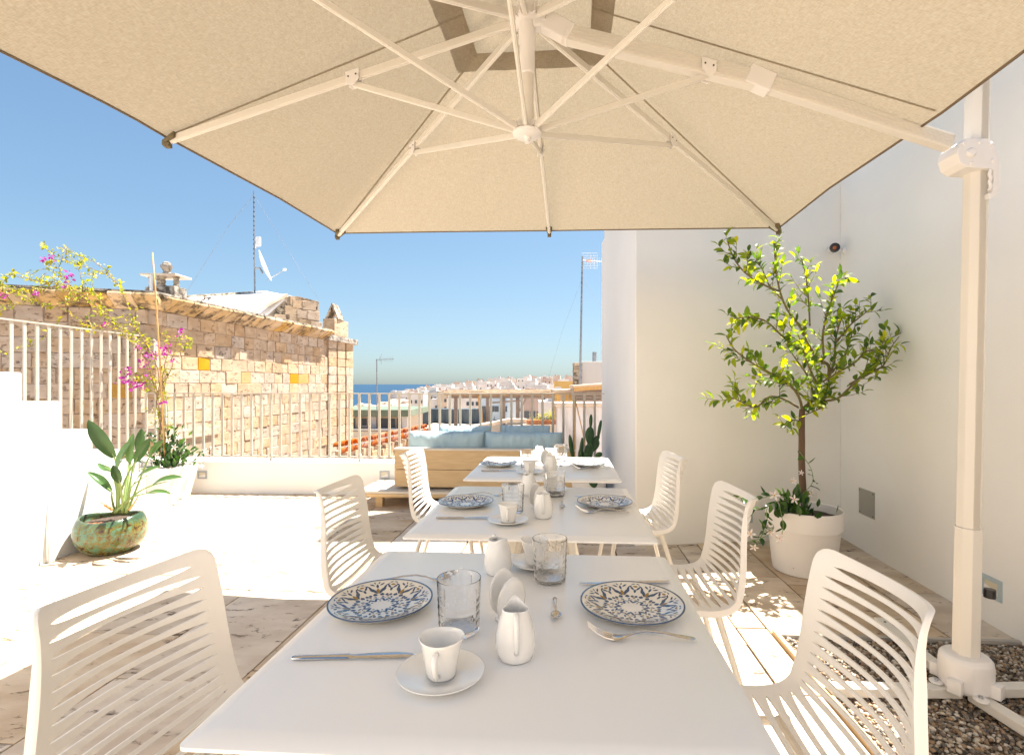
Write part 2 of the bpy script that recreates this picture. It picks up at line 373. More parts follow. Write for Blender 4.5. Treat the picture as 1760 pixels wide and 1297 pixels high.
def lerp(a, b, t): return a + (b - a) * t
def sst(a, b, x):
    t = min(1, max(0, (x - a) / (b - a))); return t * t * (3 - 2 * t)
def land_z(px, d):
    shore = lerp(lerp(300, 450, sst(300, 600, px)), 1100, sst(655, 690, px))
    base = lerp(-6.5, lerp(-15.5, -10, sst(640, 760, px)), sst(30, 230, d))
    rise = lerp(0, 7.5, sst(760, 900, px)) * sst(200, 520, d) + lerp(0, 5.0, sst(690, 800, px)) * sst(300, 600, d)
    z = base + rise
    return lerp(z, -24, sst(shore - 70, shore + 15, d))
land_m = pm('rocky_pale_ground', (0.50, 0.38, 0.29), 0.95, (0.66, 0.55, 0.46), 0.06, vdetail=8, bscale=0.4, bstr=0.5, bdist=0.5)
pxs = list(range(-2600, 4400, 200)); pxs = sorted(set(pxs + list(range(540, 1120, 12))))
ds = [0.4 * 1.16 ** i for i in range(62)]
ds = [d for d in ds if d < 1500]
b = B(); vs = [(*px_xy(px, d), land_z(px, d) + (0.5 * noise.noise(Vector((px * .05, d * .03, 0))) if d > 60 else 0)) for d in ds for px in pxs]
nn = len(pxs); fs = [(i * nn + j, i * nn + j + 1, (i + 1) * nn + j + 1, (i + 1) * nn + j) for i in range(len(ds) - 1) for j in range(nn - 1)]
b.add(vs, fs)
b.add([(-40, -40, -6.6), (40, -40, -6.6), (40, 3, -6.6), (-40, 3, -6.6)], [(0, 1, 2, 3)])
b.build('ground', land_m, kind='structure')

# ================================================================ terrace floor of stone slabs
floor_root = thing('terrace_floor', '', '', (0, 0, 0)); del floor_root['label']; del floor_root['category']; floor_root['kind'] = 'structure'
b = B(); b.prism([(-4.75, -2.5), (2.6, -2.5), (2.75, 6.2), (-4.75, 6.2)], -0.42, -0.012)
o = b.build('joint_bed', M['joint'], floor_root)
rng = random.Random(3)
GX0, GY1 = 1.17, 2.50         # gravel corner in view coordinates
slab_b = []
def slab_poly(u0, u1, v0, v1):
    g = 0.0044
    pts = [(u0 + g, v0 + g), (u1 - g, v0 + g), (u1 - g, v1 - g), (u0 + g, v1 - g)]
    out = []
    for (u, v) in pts:
        p = RX * u + RY * v
        out.append(Vector((p.x + rng.uniform(-.002, .002), p.y + rng.uniform(-.002, .002), 0)))
    return out
def add_slab(u0, u1, v0, v1):
    if u1 - u0 < 0.03 or v1 - v0 < 0.03: return
    poly = slab_poly(u0, u1, v0, v1); c = sum(poly, Vector()) / 4
    z = rng.uniform(-.0015, .0015)
    b = B(); b.prism([(p.x - c.x, p.y - c.y) for p in poly], -0.02, 0.0)
    me = b.mesh('paving_stone', M['stone_floor'], bevel=0.0025)
    o = link('paving_stone', me, floor_root, loc=(c.x, c.y, z))
    o.rotation_euler = (rng.uniform(-.002, .002), rng.uniform(-.002, .002), 0)
# strips run along RY; gravel bed left free.  gravel in (u,v): u>=1.02.., v<=2.42
GU = RX.dot(Vector((GX0, GY1, 0))); GV = RY.dot(Vector((GX0, GY1, 0)))
us = [-4.6, -4.1, -3.55, -2.97, -2.44, -1.86, -1.33, -0.74, -0.2, 0.38, 0.86, GU, 1.36, 1.86, 2.42]
for i in range(len(us) - 1):
    u0, u1 = us[i], us[i + 1]
    v = -2.2 + rng.uniform(-.3, 0)
    vend = 5.92
    if u0 >= GU - 0.001: v = GV
    while v < vend:
        L_ = rng.choice([0.42, 0.55, 0.63, 0.75, 0.9])
        v2 = min(v + L_, vend)
        if vend - v2 < 0.25: v2 = vend
        add_slab(u0, u1, v, v2); v = v2
# timber edging of the gravel bed
ed = thing('garden_edging', 'thin timber strip edging the gravel bed along the paving', 'edging', (0, 0, 0))
b = B(); p = RX * (GU + .015); b.bar(p + RY * -1.9 + Vector((0, 0, -.005)), p + RY * (GV) + Vector((0, 0, -.005)), 0.02, 0.05)
b.build('edging_board', M['wood'], ed)
b = B(); q = RY * (GV - .012); b.bar(RX * (GU + .03) + q + Vector((0, 0, -.012)), RX * 2.3 + q + Vector((0, 0, -.012)), 0.02, 0.036)
b.build('edging_board', M['concrete'], ed)

# gravel: thousands of real pebbles in one mesh, each with its own tone
def make_gravel():
    rs = np.random.RandomState(5)
    bm = bmesh.new(); bmesh.ops.create_icosphere(bm, subdivisions=1, radius=1.0)
    bv = np.array([v.co[:] for v in bm.verts]); bf = np.array([[v.index for v in f.verts] for f in bm.faces]); bm.free()
    pts = []
    sp = 0.0125
    u = GU + .03
    while u < 2.28:
        v = -0.2
        while v < GV - .03:
            if rs.rand() < .93:
                pts.append((u + rs.uniform(-.5, .5) * sp, v + rs.uniform(-.5, .5) * sp, 0))
            v += sp
        u += sp
    base = len(pts)
    pts += [(rs.uniform(GU + .03, 2.27), rs.uniform(-.2, GV - .03), 1) for _ in range(base // 3)]
    n = len(pts); pts = np.array(pts)
    X = RX.x * pts[:, 0] + RY.x * pts[:, 1]; Y = RX.y * pts[:, 0] + RY.y * pts[:, 1]
    r = rs.uniform(.0055, .0105, n)
    Z = -0.012 + pts[:, 2] * 0.008 + rs.uniform(-.003, .003, n)
    ax = rs.uniform(.65, 1.25, (n, 3)); ax[:, 2] *= .75
    ang = rs.uniform(0, 6.28, n); ti = rs.uniform(-.5, .5, n)
    v = bv[None] * ax[:, None] * r[:, None, None] * (1 + rs.uniform(-.12, .12, (n, len(bv), 1)))
    ct, st = np.cos(ti)[:, None], np.sin(ti)[:, None]
    v = np.stack([v[..., 0] * ct - v[..., 2] * st, v[..., 1], v[..., 0] * st + v[..., 2] * ct], -1)
    c, s = np.cos(ang)[:, None], np.sin(ang)[:, None]
    v = np.stack([v[..., 0] * c - v[..., 1] * s, v[..., 0] * s + v[..., 1] * c, v[..., 2]], -1)
    v += np.stack([X, Y, Z], -1)[:, None]
    f = bf[None] + (np.arange(n) * len(bv))[:, None, None]
    me = bpy.data.meshes.new('gravel'); nv = n * len(bv); nf = n * len(bf)
    me.vertices.add(nv); me.vertices.foreach_set('co', v.reshape(-1).astype(np.float32))
    me.loops.add(nf * 3); me.loops.foreach_set('vertex_index', f.reshape(-1).astype(np.int32))
    me.polygons.add(nf); me.polygons.foreach_set('loop_start', np.arange(nf, dtype=np.int32) * 3)
    me.polygons.foreach_set('use_smooth', [True] * nf)
    me.update(); me.validate()
    m, N, L, P = new_mat('mixed_pebbles'); P.inputs['Roughness'].default_value = .6
    ge = N.new('ShaderNodeNewGeometry'); cr = N.new('ShaderNodeValToRGB'); cr.color_ramp.interpolation = 'CONSTANT'
    cols = [(.30, .22, .15), (.16, .12, .09), (.42, .33, .24), (.10, .085, .07), (.52, .45, .36), (.26, .17, .10), (.22, .20, .17), (.62, .56, .48), (.36, .24, .14)]
    e = cr.color_ramp.elements; e[0].position = 0; e[0].color = (*cols[0], 1); e[1].position = .12; e[1].color = (*cols[1], 1)
    for i in range(2, 9): x = e.new(i * .112 + .01); x.color = (*cols[i], 1)
    L.new(ge.outputs['Random Per Island'], cr.inputs[0]); L.new(cr.outputs[0], P.inputs['Base Color'])
    me.materials.append(m)
    o = link('gravel', me, None, 'stuff'); tag(o, 'bed of mixed brown and grey pebbles under the parasol mast', 'gravel')
make_gravel()

# ================================================================ white house walls
wr = [(2.455, 4.07), (1.905, -2.0)]
lit = 2.85
t = world_thing('house_wall', 'tall white plastered wall on the right behind the parasol mast', 'wall', (2.3, 1, 0))
b = B(); b.prism([(2.458, 4.07), (1.905, -2.2), (2.3, -2.2), (2.86, 4.07)], -0.4, lit)
b.build('wall_face', M['wall'], t)
t = world_thing('house_wall', 'white plastered wall block behind the potted lemon tree, its corner beside the cactus', 'wall', (1.6, 4.3, 0))
b = B(); b.prism([(.777, 3.85), (2.86, 4.124), (2.86, 5.9), (.80, 5.9)], -0.4, lit); b.build('wall_face', M['wall'], t, bevel=.012)
t = world_thing('shade_tower', 'unseen plain white tower behind the corner wall, added to shade the floor', 'tower', (1.9, 6.2, 0))  # unseen tower, placed and sized so its shadow bands the floor
b = B(); b.prism([(.93, 5.905), (2.85, 5.905), (2.85, 6.60), (.93, 6.60)], -6.5, 7.6); b.build('shade_tower_wall', M['wall'], t)
t = world_thing('house_wall', 'unseen cream plastered house front behind the viewer, added to bounce light onto the terrace', 'wall', (0, -2.6, 0))  # unseen front behind the camera, added to bounce warm light
b = B(); b.prism([(-4.7, -2.75), (1.9, -2.75), (1.9, -2.5), (-4.7, -2.5)], -.4, 3.4); b.build('wall_face', M['bounce_wall'], t)

# parapet
t = world_thing('parapet_wall', 'low white parapet wall under the terrace railing, pinkish in shade', 'wall', (-2, 5.8, 0))
X0, X1 = -4.75, .79
b = B(); b.prism([(X0, PYf(X0)), (X1, PYf(X1)), (X1, PYf(X1) + .30), (X0, PYf(X0) + .30)], -0.4, .335); b.build('wall_face', M['wall'], t, bevel=.006)
b = B(); b.prism([(X0, PYf(X0) - .012), (X1, PYf(X1) - .012), (X1, PYf(X1) + .32), (X0, PYf(X0) + .32)], .3352, .353); b.build('coping', M['wall'], t, bevel=.004)
t = world_thing('parapet_wall', 'low white kerb wall beyond the stair, under the tall side railing', 'wall', (-4.6, 4, 0))
b = B(); b.prism([(-4.77, -1.5), (-4.42, -1.5), (-4.42, 5.77), (-4.77, 5.79)], -0.4, .36); b.build('wall_face', M['wall'], t)

# stairs
t = world_thing('white_stairs', 'solid whitewashed stair rising along the left side of the terrace', 'stairs', (-3.8, 3, 0))
edges = [(3.31, 1.295), (3.578, 1.10), (3.84, .885), (4.105, .70), (4.37, .47), (4.63, .235)]
y = 3.31 - .27; z = 1.295; ups = []
while y > -1.2:
    z += .19; ups.append((y, z)); y -= .27
steps = list(reversed(ups)) + edges
yz = [(-1.5, -.02)]; yp = -1.5
for y1, z1 in steps: yz += [(yp, z1), (y1, z1)]; yp = y1
yz += [(yp, -.02)]
b = B(); b.extrude([(-4.40, y_, z_) for y_, z_ in yz], (4.40 - 3.31, 0, 0)); b.build('stair_body', M['paint'], t, bevel=.010)
# ================================================================ railings
def railing(name, label, a, bb, ztop, zbot, spacing, post_every, first, to_floor):
    a = Vector(a); bb = Vector(bb); t = world_thing(name, label, 'railing', tuple(a))
    u = (bb - a).normalized(); Ln = (bb - a).length
    q = B(); q.bar(a + Vector((0, 0, ztop)), bb + Vector((0, 0, ztop)), .034, .012); q.build('top_rail', M['rail'], t)
    q = B(); q.bar(a + Vector((0, 0, zbot)), bb + Vector((0, 0, zbot)), .030, .010); q.build('bottom_rail', M['rail'], t)
    n = int(Ln / spacing)
    for i in range(n + 1):
        p = a + u * (i * spacing)
        zb = to_floor if (i - first) % post_every == 0 else zbot + .005
        q = B(); q.bar((p.x, p.y, zb), (p.x, p.y, ztop - .006), .013 if zb != to_floor else .016, .026, up=u)
        q.build('post' if zb == to_floor else 'baluster', M['rail'], t)
    return t
ra = (-4.46, PYf(-4.46) + .11, 0); rb_ = (.785, PYf(.785) + .11, 0)
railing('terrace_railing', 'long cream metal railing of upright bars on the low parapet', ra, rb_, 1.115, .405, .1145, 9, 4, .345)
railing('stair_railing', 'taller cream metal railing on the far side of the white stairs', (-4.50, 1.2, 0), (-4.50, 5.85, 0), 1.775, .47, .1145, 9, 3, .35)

# ================================================================ neighbouring stone building
bd = world_thing('stone_building', 'old cream limestone building with ochre blocks and a mossy cornice beyond the railing', 'building', (-7, 10, -6.5))
PA = Vector((-6.42, 8.5, 0)); PB = Vector((-5.78, 14.25, 0)); PL = Vector((-13.5, 6.4, 0))
CT = 2.46    # underside of cornice
zb = -6.5
# mortar core
core = B(); off = -.014
core.prism([(PA.x - off, PA.y + off), (PB.x - off, PB.y), (-5.75, 16.0), (-13, 16.0), (PL.x, PL.y + off)], zb, CT + .1)
core.build('wall_core', M['mortar'], bd)
def block_mesh(l, h, d, sd):
    r_ = random.Random(sd); b = B(); b.box((0, 0, 0), (l, d, h))
    me = b.mesh('stone_block', M['tufo'])
    bm = bmesh.new(); bm.from_mesh(me)
    bmesh.ops.recalc_face_normals(bm, faces=bm.faces)
    bmesh.ops.bevel(bm, geom=list(bm.edges), offset=.009, segments=1, affect='EDGES')
    for v in bm.verts: v.co += Vector([r_.uniform(-.006, .006) for _ in range(3)])
    bm.to_mesh(me); bm.free(); return me
lens = [.24, .31, .38, .46]
BM = {(l, k): block_mesh(l - .012, .238 if True else 0, .16, i * 7 + k) for i, l in enumerate(lens) for k in range(3)}
me_och = {}
for key, me in BM.items():
    m2 = me.copy(); m2.materials[0] = M['ochre_st']; me_och[key] = m2
rg = random.Random(11)
ochre_at = [(308, 600), (351, 627), (414, 648), (513, 650), (72, 565), (215, 668)]
win_small = (556, 567)
nb = 0
def lay_wall(A, Bv, z0, z1, holes, facing):
    """courses of separate stones on the plane A-B; stones seen from the terrace only"""
    global nb
    A = Vector(A); Bv = Vector(Bv); u = (Bv - A); Ln = u.length; u.normalize(); nrm = Vector((u.y, -u.x, 0))
    if nrm.dot(facing) < 0: nrm = -nrm
    rz = math.atan2(u.y, u.x); k = 0; z = z1
    while z > z0 + .05:
        s = -rg.uniform(0, .2); zc = z - .122
        while s < Ln:
            l = rg.choice(lens); c = s + l / 2
            if c > Ln + .05: break
            p = A + u * c + Vector((0, 0, zc))
            pxp = CX + F * p.x / p.y; pyp = HY - F * (p.z - CAMH) / p.y
            s += l
            if any(h0 < c < h1 and g0 < zc < g1 for (h0, h1, g0, g1) in holes): continue
            key = (l, rg.randrange(3)); isoch = any(abs(pxp - q[0]) < F * l / p.y * .30 * (1 if abs(u.x) > .5 else .6) + 4 and abs(pyp - q[1]) < 11 for q in ochre_at)
            o = link('stone_block', (me_och if isoch else BM)[key], bd)
            o.location = p + nrm * rg.uniform(-.006, .005) - nrm * .05
            o.rotation_euler = (rg.uniform(-.012, .012), 0, rz + rg.uniform(-.012, .012)); nb += 1
        z -= .245
holesB = [(.45, 1.45, -1.0, .26), (5.35, 5.62, -1.2, .16)]
lay_wall(PA, PB, -.9, CT, holesB, Vector((1, -.2, 0)))
PLv = PA + (PL - PA).normalized() * 4.1
lay_wall(PLv, PA, -.2, CT, [], Vector((0, -1, 0)))
# lower courses hidden behind the parapet: one plain face
uB = (PB - PA).normalized(); nB = Vector((uB.y, -uB.x, 0))
if nB.x < 0: nB = -nB
def on_wall(s, z, outp=0.0): 
    p = PA + uB * s + nB * outp; p.z = z; return p
# windows: dark recess with timber frame
for (h0, h1, g0, g1), nm in zip(holesB, ('window', 'window')):
    b = B(); c = on_wall((h0 + h1) / 2, (g0 + g1) / 2, -.10)
    b.box(c, (h1 - h0 + .1, .03, g1 - g0), rot=math.atan2(uB.y, uB.x)); w = b.build(nm, M['dark'], bd)
    fr = B()
    for s in (h0 + .04, h1 - .04): fr.bar(on_wall(s, g0, -.05), on_wall(s, g1, -.05), .05, .06, up=uB)
    fr.bar(on_wall(h0, g1 - .03, -.05), on_wall(h1, g1 - .03, -.05), .06, .06)
    f = fr.build('window_frame', M['post'], None); f.parent = w
    if h1 - h0 > .6:
        fr = B(); fr.bar(on_wall(h0 - .15, g1 + .06, .0), on_wall(h1 + .15, g1 + .06, .0), .12, .16); fr.build('lintel', M['tufo'], bd)
# pier at the far corner
for z, h in [(CT - .12 - .245 * i, .235) for i in range(14)]:
    for yy, l in ((14.30, .5), (14.82, .5), (15.34, .5)):
        p = PB + Vector((.06 + (yy - 14.25) * .11, yy - 14.25 + .25, 0)); p.z = z
        o = link('stone_block', BM[(.46, rg.randrange(3))], bd); o.location = p + Vector((-.05, 0, 0)); o.rotation_euler = (rg.uniform(-.01, .01), 0, math.atan2(uB.y, uB.x) + rg.uniform(-.01, .01)); nb += 1
    for k, xx in enumerate((-.30,)):
        o = link('stone_block', BM[(.38, rg.randrange(3))], bd); o.location = (PB.x - .17 + 0, PB.y + .02, z); o.rotation_euler = (0, 0, rg.uniform(-.01, .01)); nb += 1
b = B(); b.prism([(-6.0, 14.15), (-5.62, 14.15), (-5.46, 16.0), (-6.0, 16.0)], CT - .02, CT + .14); 
capz = b.build('pier_cap', M['lichen'], bd, bevel=.02)
b = B(); b.prism([(-5.93, 14.45), (-5.60, 14.45), (-5.52, 15.3), (-5.93, 15.3)], CT + .1402, CT + .62); b.build('chimney_stack', M['tufo'], bd, bevel=.015)
cw = B(); zz = CT + .6202
cx = -5.74
for s_ in (-1, 1): cw.extrude([(cx + s_ * .20, 14.6, zz), (cx + s_ * .13, 14.6, zz), (cx + s_ * .002, 14.6, zz + .36), (cx + s_ * .002, 14.6, zz + .46)], (0, .45, 0))
cw.build('chimney_cowl', M['lichen'], bd)
# cornice: overlapping worn curved stones
def cornice(A, Bv, n, facing):
    A = Vector(A); Bv = Vector(Bv); u = (Bv - A); Ln = u.length / n; u.normalize(); nrm = Vector((u.y, -u.x, 0))
    if nrm.dot(facing) < 0: nrm = -nrm
    for i in range(n):
        s0 = i * Ln + .004; s1 = (i + 1) * Ln - .004; b = B(); j = rg.uniform(-.02, .02)
        prof = [(-.1, 0), (.02, 0), (.07 + j, .03), (.19 + j, .10), (.29 + j, .17), (.32 + j, .20), (.30 + j, .235), (-.1, .25)]
        if i % 3 == 1: prof = [(x * (1.0 if x < 0 else .92), z_) for x, z_ in prof]
        P3 = [A + u * s0 + nrm * x + Vector((0, 0, CT + z_ + rg.uniform(-.006, .006))) for x, z_ in prof]
        b.extrude(P3, u * (s1 - s0)); b.build('cornice_stone', M['cornice'], bd, bevel=.012)
cornice(PA, PB - uB * .05, 17, Vector((1, -.2, 0)))
cornice(PLv - (PA - PL).normalized() * 0, PA + (PA - PL).normalized() * .24, 13, Vector((0, -1, 0)))
# lichen covered roof rim, then roof
b = B(); rim = [PLv + Vector((0, -.27, 0)), PA + Vector((.27, -.22, 0)), PB + Vector((.24, -.1, 0)), PB + Vector((-.3, 0, 0)), PA + Vector((-.35, .45, 0)), PLv + Vector((.1, .5, 0))]
b.prism([(p.x, p.y) for p in rim], CT + .2405, CT + .275)
o = b.build('roof_edge', M['lichen'], bd)
b = B(); b.prism([(-13, 6.9), (PA.x - .3, PA.y + .45), (PB.x - .3, PB.y), (-6.1, 16), (-13, 16)], CT + .1, CT + .22); b.build('roof_terrace', M['white_roof'], bd)
# white pitched roof with stone gable
zr = CT + .2
d1 = 12.9
gA = W(440, 537, 12.4); gB = W(548, 575, 13.6); gT = W(492, 510, 13.0); gT2 = W(512, 509, 13.15); gR = W(548, 518, 13.6)
gable = [(gA.x - .1, gA.y, zr), (gB.x, gB.y, zr), tuple(gR), tuple(gT2), tuple(gT), (gA.x + .05, gA.y, zr + .12)]
b = B(); b.extrude(gable, (-.10, .22, 0)); b.build('gable_wall', M['lichen'], bd, bevel=.01)
# gable stones
for (px, py, w_) in [(498, 533, .36), (512, 522, .40), (528, 525, .38), (520, 540, .42), (536, 542, .36), (505, 549, .36), (488, 556, .36), (524, 556, .44), (541, 560, .34), (478, 548, .3), (505, 517, .3)]:
    k = (px - 440) / 108; dd = lerp(12.4, 13.6, k) - .02
    p = W(px, py, dd); o = link('stone_block', BM[(.38, rg.randrange(3))], bd); o.location = p + Vector((0.01, .05, 0)); o.scale = (w_ / .40, .5, .95)
    o.rotation_euler = (0, 0, math.atan2(1.2, gB.x - gA.x))
rl = [W(335, 520, 10.2), W(300, 524, 9.7)]
q1 = W(305, 512, 9.8); q2 = W(436, 536, 12.3); q3 = W(492, 508, 13.0); q4 = W(455, 500, 15.0); q5 = W(345, 511, 12.6)
def slab_roof(pts, th, mat, nm):
    b = B(); n_ = len(pts); b.extrude([tuple(p) for p in pts], (0, 0, -th)); return b.build(nm, mat, bd)
slab_roof([Vector((q2.x, q2.y, zr)), Vector((q3.x, q3.y, q3.z)), Vector((q4.x, q4.y, q4.z)), Vector((q5.x, q5.y, q5.z)), Vector((W(318, 520, 10.4).x, 10.4, zr))], .08, M['white_roof'], 'pitched_roof')
for i in range(9):
    a_ = W(318, 520, 10.4).lerp(q2, i / 9); a_.z = zr; c_ = q5.lerp(q4, i / 9)
    b = B(); b.bar(a_ + Vector((0, 0, .01)), c_ + Vector((0, 0, .01)), .03, .02); b.build('roof_batten', M['white_roof'], bd)
b = B(); b.bar(q2 + Vector((0, 0, 0)) , q3 + Vector((0, 0, .02)), .16, .06); b.build('roof_verge', M['coping'], bd)
b = B(); b.bar(W(345, 509, 12.6), W(320, 521, 10.6), .2, .06); b.build('roof_verge', M['coping'], bd)
b = B(); b.bar(W(300, 511, 11.5), W(457, 501, 15.0), .12, .05); b.build('ridge_coping', M['lichen'], bd)
b = B(); b.bar(W(455, 501.5, 15.0), W(500, 510, 13.2), .05, .05); b.build('roof_verge', M['white_roof'], bd)
b = B(); b.prism([(W(300, 0, 11.5).x, 11.6), (W(457, 0, 15).x, 15.1), (W(457, 0, 15).x - .3, 15.6), (W(300, 0, 11.5).x - .3, 12)], zr, W(300, 513, 11.5).z); b.build('back_wall', M['lichen'], bd)

# old stone chimney with a slab lid and a small urn
cd = 9.4
ch = world_thing('stone_chimney', 'weathered stone chimney with open sides, slab lid and carved pot on top', 'chimney', tuple(W(273, 518, cd)))
def chx(px): return (px - CX) / F * cd
def chz(py): return CAMH - (py - HY) / F * cd
b = B(); b.box(((chx(263) + chx(301)) / 2, cd + .15, (chz(522) + chz(491)) / 2 ), (chx(301) - chx(263), .34, chz(491) - chz(522))); b.build('chimney_base', M['lichen'], ch, bevel=.015)
b = B(); b.box(((chx(245) + chx(257)) / 2, cd + .2, (chz(516) + chz(492)) / 2), (chx(257) - chx(245), .3, chz(492) - chz(516))); b.build('chimney_base', M['lichen'], ch, bevel=.012)
for (pa, pb_, yy) in ((246, 256, .15), (268, 280, .06), (292, 301, .1), (247, 256, .33)):
    xm = (chx(pa) + chx(pb_)) / 2; z0, z1 = chz(491), chz(474); w2 = (chx(pb_) - chx(pa)) / 2
    b = B(); b.lathe([(0, z0), (w2, z0), (w2 * 1.05, z0 + .03), (w2 * .8, z0 + .05), (w2 * 1.05, lerp(z0, z1, .5)), (w2 * .8, z1 - .05), (w2 * 1.1, z1 - .02), (w2 * 1.1, z1), (0, z1)], 10, (xm, cd + yy, 0))
    b.build('baluster', M['lichen'], ch, smooth=True)
b = B(); b.box(((chx(243) + chx(305)) / 2, cd + .17, chz(472)), (chx(305) - chx(243), .46, .035)); o = b.build('lid', M['coping'], ch, bevel=.006)
b = B(); xm = chx(276.5); z0 = chz(470)
b.lathe([(0, z0), (.075, z0), (.085, z0 + .02), (.05, z0 + .06), (.075, z0 + .11), (.095, z0 + .15), (.09, z0 + .19), (.07, z0 + .2), (.065, z0 + .23), (.03, z0 + .25), (0, z0 + .25)], 12, (xm, cd + .15, 0), fn=lambda i, a, r, z: (r * (1 + .10 * math.sin(5 * a + z * 30)), 0))
b.build('chimney_pot', M['lichen'], ch, smooth=True)
b = B(); b.tube([(chx(264), cd - .05, chz(517)), (chx(264), cd - .05, chz(474))], .03, 8); b.build('flue_pipe', M['white_roof'], ch, smooth=True)

# ================================================================ antennas
am = world_thing('antenna_mast', 'tall lattice mast with a white satellite dish on the stone building roof', 'antenna', tuple(W(437, 503, 14.2)))
D = 14.2
b = B(); b.tube([W(438, 505, D), W(436, 328, D)], [.022, .013], 6); b.build('mast', M['antenna'], am, smooth=True)
b = B()
for k in range(14): p = W(436.5, 340 + k * 8, D); b.lathe([(.015, -.02), (.019, -.01), (.019, .01), (.015, .02)], 8, p)
b.build('mast_rungs', M['dark'], am)
dc = W(456, 456, D - .1); b = B()
ax_ = Vector((.87, .34, .34)).normalized(); q_ = ax_.to_track_quat('Z', 'Y').to_matrix().to_4x4()
prof = [(0, -.07)] + [(.42 * k / 8, -.07 + .07 * (k / 8) ** 2) for k in range(1, 9)] + [(.43, .006)] + [(.42 * k / 8, -.085 + .07 * (k / 8) ** 2) for k in range(8, 0, -1)] + [(0, -.085)]
tmp = B(); tmp.lathe(prof, 28); b.add([Matrix.Translation(dc) @ q_ @ Vector(v) for v in tmp.v], tmp.f); b.build('dish', M['dish'], am, smooth=True)
b = B(); b.tube([W(460, 481, D), W(477, 471, D - .3), W(489, 463, D - .5)], .014, 6); b.tube([W(437, 461, D), W(447, 461, D), W(452, 470, D)], .03, 6); b.build('feed_arm', M['antenna'], am, smooth=True)
b = B(); b.box(W(489, 463, D - .5), (.07, .07, .06)); b.build('feed_horn', M['dish'], am, bevel=.01)
b = B(); b.box(W(444, 415, D), (.11, .10, .26)); b.box(W(439.5, 423, D), (.04, .04, .12)); b.build('receiver_box', M['dish'], am, bevel=.02)
b = B(); b.tube([W(436, 336, D), W(392, 390, D), W(322, 500, D - 1)], .0045, 4); b.tube([W(437, 336, D), W(495, 430, D + .3), W(548, 515, D + .5)], .0045, 4); b.build('guy_wire', M['antenna'], am)

am = world_thing('antenna_mast', 'slim antenna mast with an orange-ended yagi aerial beside the white wall corner', 'antenna', tuple(W(998, 655, 13)))
D = 13.0
b = B(); b.tube([W(997, 660, D), W(1001, 440, D)], [.032, .02], 6); b.build('mast', M['antenna'], am, smooth=True)
b = B()
for k in range(24): p = W(1000.8 - k * .16, 452 + k * 8.4, D); b.lathe([(.018, -.012), (.026, 0), (.018, .012)], 8, p)
b.build('mast_rungs', M['dark'], am)
b = B(); b.tube([W(1000, 447, D), W(1042, 450, D - .3)], .010, 6)
for k in range(9):
    p = W(1006 + k * 4, 447.5 + k * .3, D - .03 * k); b.tube([p + Vector((0, 0, -.10)), p + Vector((0, 0, .10))], .004, 4)
for px in (1002, 1005):
    for s in range(-3, 4): b.tube([W(px - 2, 448 + s * 4.3, D - .2), W(px + 22 if px > 1002 else px, 448 + s * 4.3, D + .1)], .0035, 4)
for s in range(5): p = W(1003 + s * 6, 448, D); b.tube([p + Vector((0, 0, -.2)), p + Vector((0, 0, .2))], .0035, 4)
b.build('aerial', M['dish'], am)
b = B(); b.box(W(1012, 448, D - .05), (.12, .04, .05)); b.build('dipole', M['orange'], am)
b = B(); b.tube([W(1000, 480, D), W(966, 570, D), W(941, 655, D)], .003, 4); b.tube([W(1001, 480, D), W(1035, 530, D + 1)], .003, 4); b.build('guy_wire', M['antenna'], am)

am = world_thing('antenna_mast', 'short thin aerial mast standing against the sea horizon', 'antenna', tuple(W(648, 700, 24)))
D = 24.0
b = B(); b.tube([W(648, 706, D), W(647.5, 617, D)], .028, 6); b.build('mast', M['antenna'], am, smooth=True)
b = B(); b.tube([W(646, 618, D), W(677, 617, D)], .016, 5)
for k in range(8): p = W(652 + k * 3.3, 617.6, D); b.tube([p + Vector((0, 0, -.12)), p + Vector((0, 0, .12))], .006, 4)
for s in (-1, 1): b.tube([W(653, 617, D), W(656, 617 + s * 9, D)], .008, 4)
b.build('aerial', M['antenna'], am)

# ================================================================ roofs and walls between the terrace and the sea
# building with green roof edge and dark windows
D = 25.0
gb = world_thing('house', 'pale house with a green roof edge and dark windows beyond the railing', 'house', tuple(W(650, 760, D)))
def face_box(b, px0, px1, py0, py1, d, depth, dy=0):
    a = W(px0, py0, d); c = W(px1, py1, d)
    b.box(((a.x + c.x) / 2, d + depth / 2 + dy, (a.z + c.z) / 2), (abs(c.x - a.x), depth, abs(a.z - c.z)))
    return b
b = B(); face_box(b, 560, 700, 716, 830, D, 3.5); b.build('wall', M['house_c'], gb)
b = B(); face_box(b, 556, 706, 704, 715.5, D - .35, 4.3); b.build('roof', M['greenroof'], gb, bevel=.03)
for (a_, c_, s_, e_) in [(603, 610, 719, 736), (622, 630, 719, 731), (650, 667, 719, 735), (669, 679, 719, 735), (682, 690, 719, 735)]:
    b = B(); face_box(b, a_, c_, s_, e_, D - .03, .04); w = b.build('window', M['pane'], gb)
    b = B(); face_box(b, a_ - 1.2, c_ + 1.2, e_, e_ + 1.6, D - .10, .10); s = b.build('sill', M['house_w'], None); s.parent = w
for a_, c_ in ((616, 619.5), (637, 646), (690, 700)):
    b = B(); face_box(b, a_, c_, 716, 748, D - .12, .14); b.build('pilaster', M['house_w'], gb)
b = B(); face_box(b, 600, 690, 737, 740, D - .6, .6); b.build('ledge', M['house_w'], gb)
b = B(); face_box(b, 600, 690, 741, 756, D - .4, .4); b.build('lower_wall', M['concrete'], gb)

